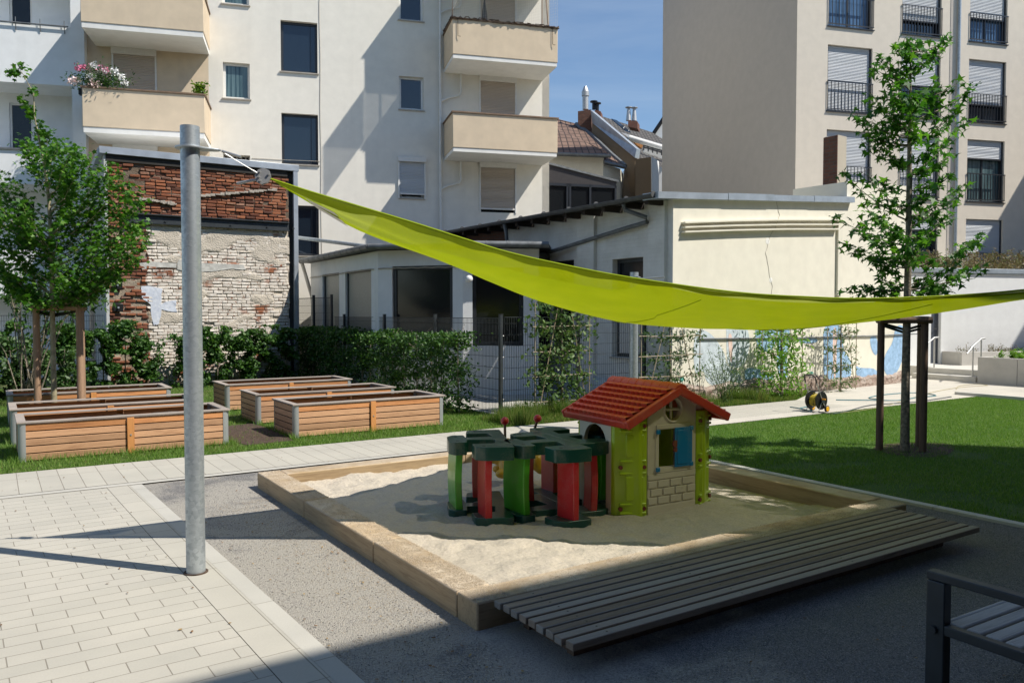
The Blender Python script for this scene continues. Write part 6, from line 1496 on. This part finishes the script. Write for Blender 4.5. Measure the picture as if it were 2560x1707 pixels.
for i in range(nn):
    ya = y0-.01+(y1-y0+.02)*i/nn; yb = ya+(y1-y0+.02)/nn*.99; e = .003*(i % 2); P1 = [(-.075, zr_+.018), (-.05, zr_+.05+e), (0, zr_+.068+e), (.05, zr_+.05+e), (.075, zr_+.018), (.06, zr_+.0), (-.06, zr_+.0)]
    m.loft([(x, ya, z) for x, z in P1], [(x, yb, z) for x, z in P1])
m.build('ridge_cap', MAT['p_roof'], roof, bevel=.006, fix=True)
m = MB()
for yy in (y0-.012, y1-.028):
    for sg in (-1, 1):
        a = [rpt(sg, -.005, yy, -.035), rpt(sg, sl_+.02, yy, -.035), rpt(sg, sl_+.02, yy, .045), rpt(sg, -.005, yy, .045)]; m.loft(a, [Vector((p.x, yy+.04, p.z)) for p in a])
for sg in (-1, 1):
    a = [rpt(sg, sl_-.02, y0+.03, -.03), rpt(sg, sl_+.022, y0+.03, -.03), rpt(sg, sl_+.022, y0+.03, .04), rpt(sg, sl_-.02, y0+.03, .04)]; m.loft(a, [Vector((p.x, y1-.03, p.z)) for p in a])
m.build('barge_board', MAT['p_roof'], roof, bevel=.012, fix=True)

# ---- toy climbing frames ---------------------------------------------------------------
def rounded(poly, r=.03, n=3):
    o = []
    for i in range(len(poly)):
        p0, p1, p2 = Vector(poly[i-1]), Vector(poly[i]), Vector(poly[(i+1) % len(poly)]); d0 = (p0-p1); d2 = (p2-p1); rr_ = min(r, d0.length*.45, d2.length*.45); a = p1+d0.normalized()*rr_; b = p1+d2.normalized()*rr_
        for k_ in range(n+1): t = k_/n; o.append(tuple(a*(1-t)**2+p1*2*t*(1-t)+b*t*t))
    return o
# plan of one half: seam on x=0, arms towards -x
Lh = .52
halfplan = [(0, -Lh), (0, Lh), (-.24, Lh), (-.33, Lh-.05), (-.35, Lh-.22), (-.14, Lh-.23), (-.115, .09), (-.37, .065), (-.38, .21), (-.49, .21), (-.54, .13), (-.54, -.13), (-.49, -.21), (-.38, -.21), (-.37, -.065), (-.115, -.09), (-.14, -Lh+.23), (-.35, -Lh+.22), (-.33, -Lh+.05), (-.24, -Lh)]
def half(name, root, mir, rx=.24, dy=0.0):
    f = -1 if mir else 1; pl_ = rounded([(p[0]*f, p[1]+dy) for p in halfplan], .022)
    if mir: pl_ = pl_[::-1]
    Z = .70
    MB().prism(pl_, Z-.115, Z).build('top_frame', MAT['p_dgreen'], root, bevel=.034, seg=4, fix=True, smooth=True)
    MB().prism(pl_, -.06, .095).build('base_frame', MAT['p_dgreen'], root, bevel=.018, fix=True, smooth=True)
    m = MB()
    for x, y in ((-.46, .12), (-.46, -.12), (-.25, Lh-.1), (-.25, -Lh+.1)): m.cyl((x*f, y+dy, Z+.0005), (x*f, y+dy, Z+.002), .016, n=12)
    m.build('screw_holes', MAT['black'], root)
    def panel(nm, cx, cy, ang, wd, mat):
        M = Matrix.Rotation(ang, 3, 'Z'); m = MB(); n = 10; T_ = .062; A_ = None
        rings = []
        for k_ in range(n+1):
            z = .085+(Z-.19)*k_/n; bul = .012*sin(pi*k_/n); c = Vector((cx*f, cy+dy, 0)); o_ = Vector((cx*f, cy, 0)).normalized()*bul
            rings.append([c+o_+M@Vector((x, y, 0))+Vector((0, 0, z)) for x, y in ((-wd/2, -T_/2), (wd/2, -T_/2), (wd/2, T_/2), (-wd/2, T_/2))])
        vs = [p for r_ in rings for p in r_]; fs = [(3, 2, 1, 0), tuple(4*n+i for i in range(4))]
        for k_ in range(n):
            for i in range(4): fs.append((k_*4+i, k_*4+(i+1) % 4, (k_+1)*4+(i+1) % 4, (k_+1)*4+i))
        m.add(vs, fs); m.build(nm, MAT[mat], root, bevel=.008, fix=True, smooth=True)
    panel('side_panel', -.465, 0, pi/2+radians(8)*f, .34, 'p_green')
    panel('side_panel', -rx, Lh-.12, radians(90)-radians(8)*f, .22, 'p_red'); panel('side_panel', -rx, -Lh+.12, radians(90)+radians(12)*f, .22, 'p_red')
cl = empty('toy_climbing_frame', (-.05, 7.22, -.0), radians(8), 'left half of plastic climbing frame with one green and two red panels', 'climbing frame', 'plastic climbing frames in the sandpit')
half('a', cl, False)
cr = empty('toy_climbing_frame', (.47, 7.14, -.0), radians(24), 'larger plastic climbing frame touching the playhouse, with a wide dark green top', 'climbing frame', 'plastic climbing frames in the sandpit')
half('a', cr, False, .17); 
h2_ = empty('dummy', (0,0,0)); bpy.data.objects.remove(h2_)
half('b', cr, True, .17, .22)

# ---- spring rider -------------------------------------------------------------------------
rp_ = at(1300, 1170, 8.35); rd = empty('spring_rider', (rp_.x, rp_.y, 0), radians(8), 'yellow animal shaped spring rider behind the climbing frames', 'spring rider')
def blob(parts, name, mat, parent, vox=.012):
    m = MB()
    for c, r, s_ in parts: m.ball(c, r, 20, 14, s_)
    o = m.build(name, mat, parent); md = o.modifiers.new('remesh', 'REMESH'); md.mode = 'VOXEL'; md.voxel_size = vox; md.use_smooth_shade = True
    sm_ = o.modifiers.new('smooth', 'SMOOTH'); sm_.factor = .8; sm_.iterations = 8; return o
blob([((0, 0, .30), .17, (1.25, .62, .85)), ((-.2, 0, .36), .135, (1.0, .75, 1.0)), ((-.31, 0, .31), .07, (1.1, .8, .8)), ((-.2, -.13, .17), .065, (1.3, .8, .8)), ((-.2, .13, .17), .065, (1.3, .8, .8)), ((.22, -.12, .2), .06, (1.3, .8, .9)), ((.22, .12, .2), .06, (1.3, .8, .9)), ((.17, -.08, .27), .09, (.8, .8, 1.1)), ((.17, .08, .27), .09, (.8, .8, 1.1)), ((-.17, -.09, .24), .08, (.8, .8, 1.1)), ((-.12, -.1, .47), .045, (1, .5, 1)), ((-.12, .1, .47), .045, (1, .5, 1))], 'body', MAT['p_yel'], rd)
MB().ball((-.245, -.098, .42), .026, 12, 8, (1, .35, 1.2)).build('eye', MAT['black'], rd, smooth=True)
m = MB(); m.tube([(.05+.055*cos(i*.7), .055*sin(i*.7), -.05+.0062*i) for i in range(40)], .009, 6); m.build('spring', MAT['dark'], rd, smooth=True)
def lever(u, v, Yd, foot, label):
    top = at(u, v, Yd); o = empty('ball_lever', foot, 0, label, 'handle', 'red ball levers in the sandpit')
    MB().cyl((0, 0, 0), top-foot, .014, n=14).build('rod', MAT['steelrod'], o, smooth=True); MB().ball(top-foot, .041, 22, 14).build('ball', MAT['p_red'], o, smooth=True)
MAT['steelrod'] = simple('brown_grey_steel_rod', (.17,.14,.12), .3, .1, metal=.8, bump=0)
f1 = at(1264, 1160, 7.95); f1.z = .25; lever(1262, 1052, 7.9, Vector((f1.x, 7.95, f1.z)), 'upright steel rod with red ball, left of the two behind the climbing frames')
f2 = at(1326, 1110, 8.0); lever(1344, 1046, 7.95, f2, 'leaning steel rod with red ball, right of the two behind the climbing frames')

# ---- park bench -----------------------------------------------------------------------------
b0 = gp(2316, 1424, .66); bn = empty('park_bench', (b0.x, b0.y, 0), GA-radians(2), 'dark metal bench with pale wooden seat slats cut off at the lower right', 'bench')
AD = .60
m = MB().box(0, .06, -.085, 0, -.1, .62); m.build('leg', MAT['dark'], bn, bevel=.006); MB().box(0, .06, -AD, -AD+.08, -.1, .62).build('leg', MAT['dark'], bn, bevel=.006)
MB().box(0, .06, -AD-.0, 0.0, .622, .66).build('armrest', MAT['dark'], bn, bevel=.005)
MB().box(.0, .045, -AD, -.086, .385, .43).box(.045, 1.8, -.14, -.10, .37, .385).box(.045, 1.8, -AD+.08, -AD+.12, .37, .385).build('seat_rail', MAT['dark'], bn, bevel=.004)
for i in range(6): MB().box(.048, 1.8, -.075-i*.082-.069, -.075-i*.082, .386, .432).build('seat_slat', MAT['bench_w'], bn, bevel=.008)
MB().box(.048, 1.8, -.072, -.045, .372, .428).build('front_slat', MAT['bench_w'], bn, bevel=.01)
MB().cyl((-.018, -.04, .4), (0, -.04, .4), .018, n=12).build('bolt', MAT['dark'], bn)
MB().box(1.76, 1.82, -.085, 0, -.1, .62).build('leg', MAT['dark'], bn); MB().box(1.76, 1.82, -AD, -AD+.08, -.1, .62).build('leg', MAT['dark'], bn); MB().box(1.76, 1.82, -AD, 0, .622, .66).build('armrest', MAT['dark'], bn)

# ---- hose reel and hoses --------------------------------------------------------------------
hr0 = gp(2040, 1030); hr = empty('hose_reel_cart', (hr0.x, hr0.y, .012), radians(-148), 'black and yellow hose reel cart on the paved path', 'hose reel'); hr.scale = (.8, .8, .8)
m = MB()
for y in (-.15, .13): m.cyl((0, y, .27), (0, y+.02, .27), .215, n=32)
m.cyl((0, -.15, .27), (0, .15, .27), .09, n=20); m.build('reel_drum', MAT['black'], hr, bevel=.008, smooth=True)
m = MB()
for j in range(5):
    R = .1+.012*j; m.tube([(R*cos(t), -.10+.04*((i*.13+j) % 5), .27+R*sin(t)) for i, t in enumerate(np.linspace(0, 12.6, 60))], .0085, 6)
m.build('wound_hose', MAT['yhose'] if 'yhose' in MAT else paint('yellow_hose', (.55,.42,.03), .4), hr, smooth=True)
for y in (-.20, .19):
    w_ = MB().cyl((-.14, y-.02, .075), (-.14, y+.02, .075), .078, n=28).build('wheel', MAT['black'], hr, bevel=.01, smooth=True)
    MB().cyl((-.14, y-.028, .075), (-.14, y+.028, .075), .056, n=24).build('wheel_cap', paint('yellow_plastic_%d' % (y > 0), (.80,.42,.01)), w_, bevel=.006)
m = MB()
for y in (-.17, .165):
    m.tube([(-.14, y, .075), (0, y, .27), (.24, y*.9, .80)], .011, 8); m.tube([(.0, y, .27), (.12, y, .03), (.3, y, .012), (.05, y, .012)], .009, 8)
m.tube([(.3, -.17, .012), (.3, .165, .012)], .009, 8); m.build('tube_frame', MAT['steel'], hr, smooth=True)
MB().tube([(.19, -.155, .68), (.25, -.15, .82), (.28, -.1, .87), (.28, .1, .87), (.25, .15, .82), (.19, .15, .68)], .015, 8).build('handle', MAT['black'], hr, smooth=True)
MB().cyl((0, .20, .27), (0, .172, .27), .06, n=16).build('hub', MAT['dark'], hr); MB().cyl((.05, .2, .31), (.05, .29, .31), .018, n=12).build('crank', paint('orange_crank', (.75,.30,.01)), hr, bevel=.004)
def hose(name, pts, r, c, label):
    P3 = [gp(u, v)+Vector((0, 0, r+.013)) for u, v in pts]; P3 = resample(P3, len(pts)*6); m = MB().tube(P3, r, 6); return tag(m.build(name, c, smooth=True), label, 'hose')
MAT['hose_t'] = paint('teal_hose', (.05,.20,.24), .4); MAT['hose_d'] = paint('dark_hose', (.06,.08,.09), .4); MAT['hose_y'] = paint('yellow_garden_hose', (.40,.34,.16), .4)
hose('garden_hose', [(2090, 1002), (2180, 1003), (2250, 1003), (2290, 996), (2340, 991), (2290, 984), (2210, 989), (2172, 997), (2200, 1001)], .011, MAT['hose_t'], 'teal garden hose looping on the path behind the lawn tree')
hose('garden_hose', [(2042, 1032), (2080, 1037), (2120, 1030), (2180, 1015), (2280, 1008), (2340, 1000), (2378, 994)], .011, MAT['hose_d'], 'dark garden hose running along the lawn edge from the reel')
hose('garden_hose', [(2080, 1037), (2200, 1020), (2320, 985), (2400, 970), (2470, 965), (2440, 962), (2400, 966), (2390, 975)], .006, MAT['hose_y'], 'thin yellow garden hose on the slabs in front of the steps')
hose('garden_hose', [(1975, 1020), (1990, 1022), (2010, 1026), (2030, 1031), (2020, 1020), (2000, 1023)], .010, MAT['hose_t'], 'short teal hose end lying left of the hose reel')

# ---- neighbours outside the picture that throw the foreground shade -----------------------------
OH = 12.0
ob = empty('neighbouring_building', G(-30, -3.5), GA, 'tall rendered building behind the viewpoint whose shade covers the foreground', 'building')
MB().box(0, 45.0, -12, 0, -.1, OH).build('wall', MAT['darkbrick'], ob); MB().box(-.1, 45.1, -12.1, .1, OH+.003, OH+.1).build('roof_trim', MAT['zinc'], ob)
MB().box(30, 44.9, .002, 4.0, 4.5, 4.7).build('added_shade_slab', MAT['dstake'], ob)  # slab added overhead, out of view, to cut skylight on the foreground
m = MB()
for i in range(12):
    for k_ in range(4): m.box(2+i*3.2, 3.2+i*3.2, .002, .05, 1+k_*2.85, 2.5+k_*2.85)
m.build('window', MAT['glass'], ob)
ow = empty('neighbouring_wing', G(13.7, -12), GA, 'rendered building wing standing right of the lawn, outside the photo', 'building')
MB().box(0, 3.4, 0, 10.75, -.1, OH).build('wall', MAT['darkbrick'], ow); MB().box(3.403, 18, 0, 9.4, -.1, OH+.2).build('wall', MAT['darkbrick'], ow)
# tree outside the frame: dapples on the sandbox edge
ot = empty('courtyard_tree', G(9.9, 1.2), 0, 'leafy tree outside the right edge of the photo', 'tree'); m = MB(); pts = []; r_ = random.Random(9)
m.tube([(0, 0, -.1), (.05, 0, 2.5), (0, .1, 5.2), (.1, 0, 8)], [.14, .12, .08, .02], 10)
for i in range(46):
    t = r_.uniform(0, 2*pi); z = r_.uniform(4.6, 7.0); R = 1.05*r_.uniform(.6, 1); e = Vector((R*cos(t), R*sin(t), z)); pp = grow((0, .05, z-.9), e, .05, 5, r_); m.tube(pp, .015, 5)
    for _ in range(70): q_ = r_.uniform(.3, 1); j = min(4, int(q_*5)); pts.append(tuple(pp[j].lerp(pp[j+1], q_*5-j)+Vector((r_.gauss(0, .16), r_.gauss(0, .16), r_.gauss(0, .14)))))
m.build('trunk', MAT['bark2'], ot); leaves('crown', pts, .075, 'oval', MAT['leaf_hedge'], ot)
ot = empty('courtyard_tree', G(12.4, .1), 0, 'large leafy tree standing far right outside the photo', 'tree'); m = MB(); pts = []
m.tube([(0, 0, -.1), (.05, 0, 2.5), (0, .1, 5.2), (.1, 0, 9)], [.2, .17, .12, .03], 10)
for i in range(110):
    t = r_.uniform(0, 2*pi); z = r_.uniform(4.6, 9.0); R = 2.5*r_.uniform(.35, 1); e = Vector((R*cos(t), R*sin(t), z)); pp = grow((0, .05, z-1.0), e, .05, 5, r_); m.tube(pp, .02, 5)
    for _ in range(90): q_ = r_.uniform(.3, 1); j = min(4, int(q_*5)); pts.append(tuple(pp[j].lerp(pp[j+1], q_*5-j)+Vector((r_.gauss(0, .2), r_.gauss(0, .2), r_.gauss(0, .16)))))
m.build('trunk', MAT['bark2'], ot); leaves('crown', pts, .10, 'oval', MAT['leaf_hedge'], ot)
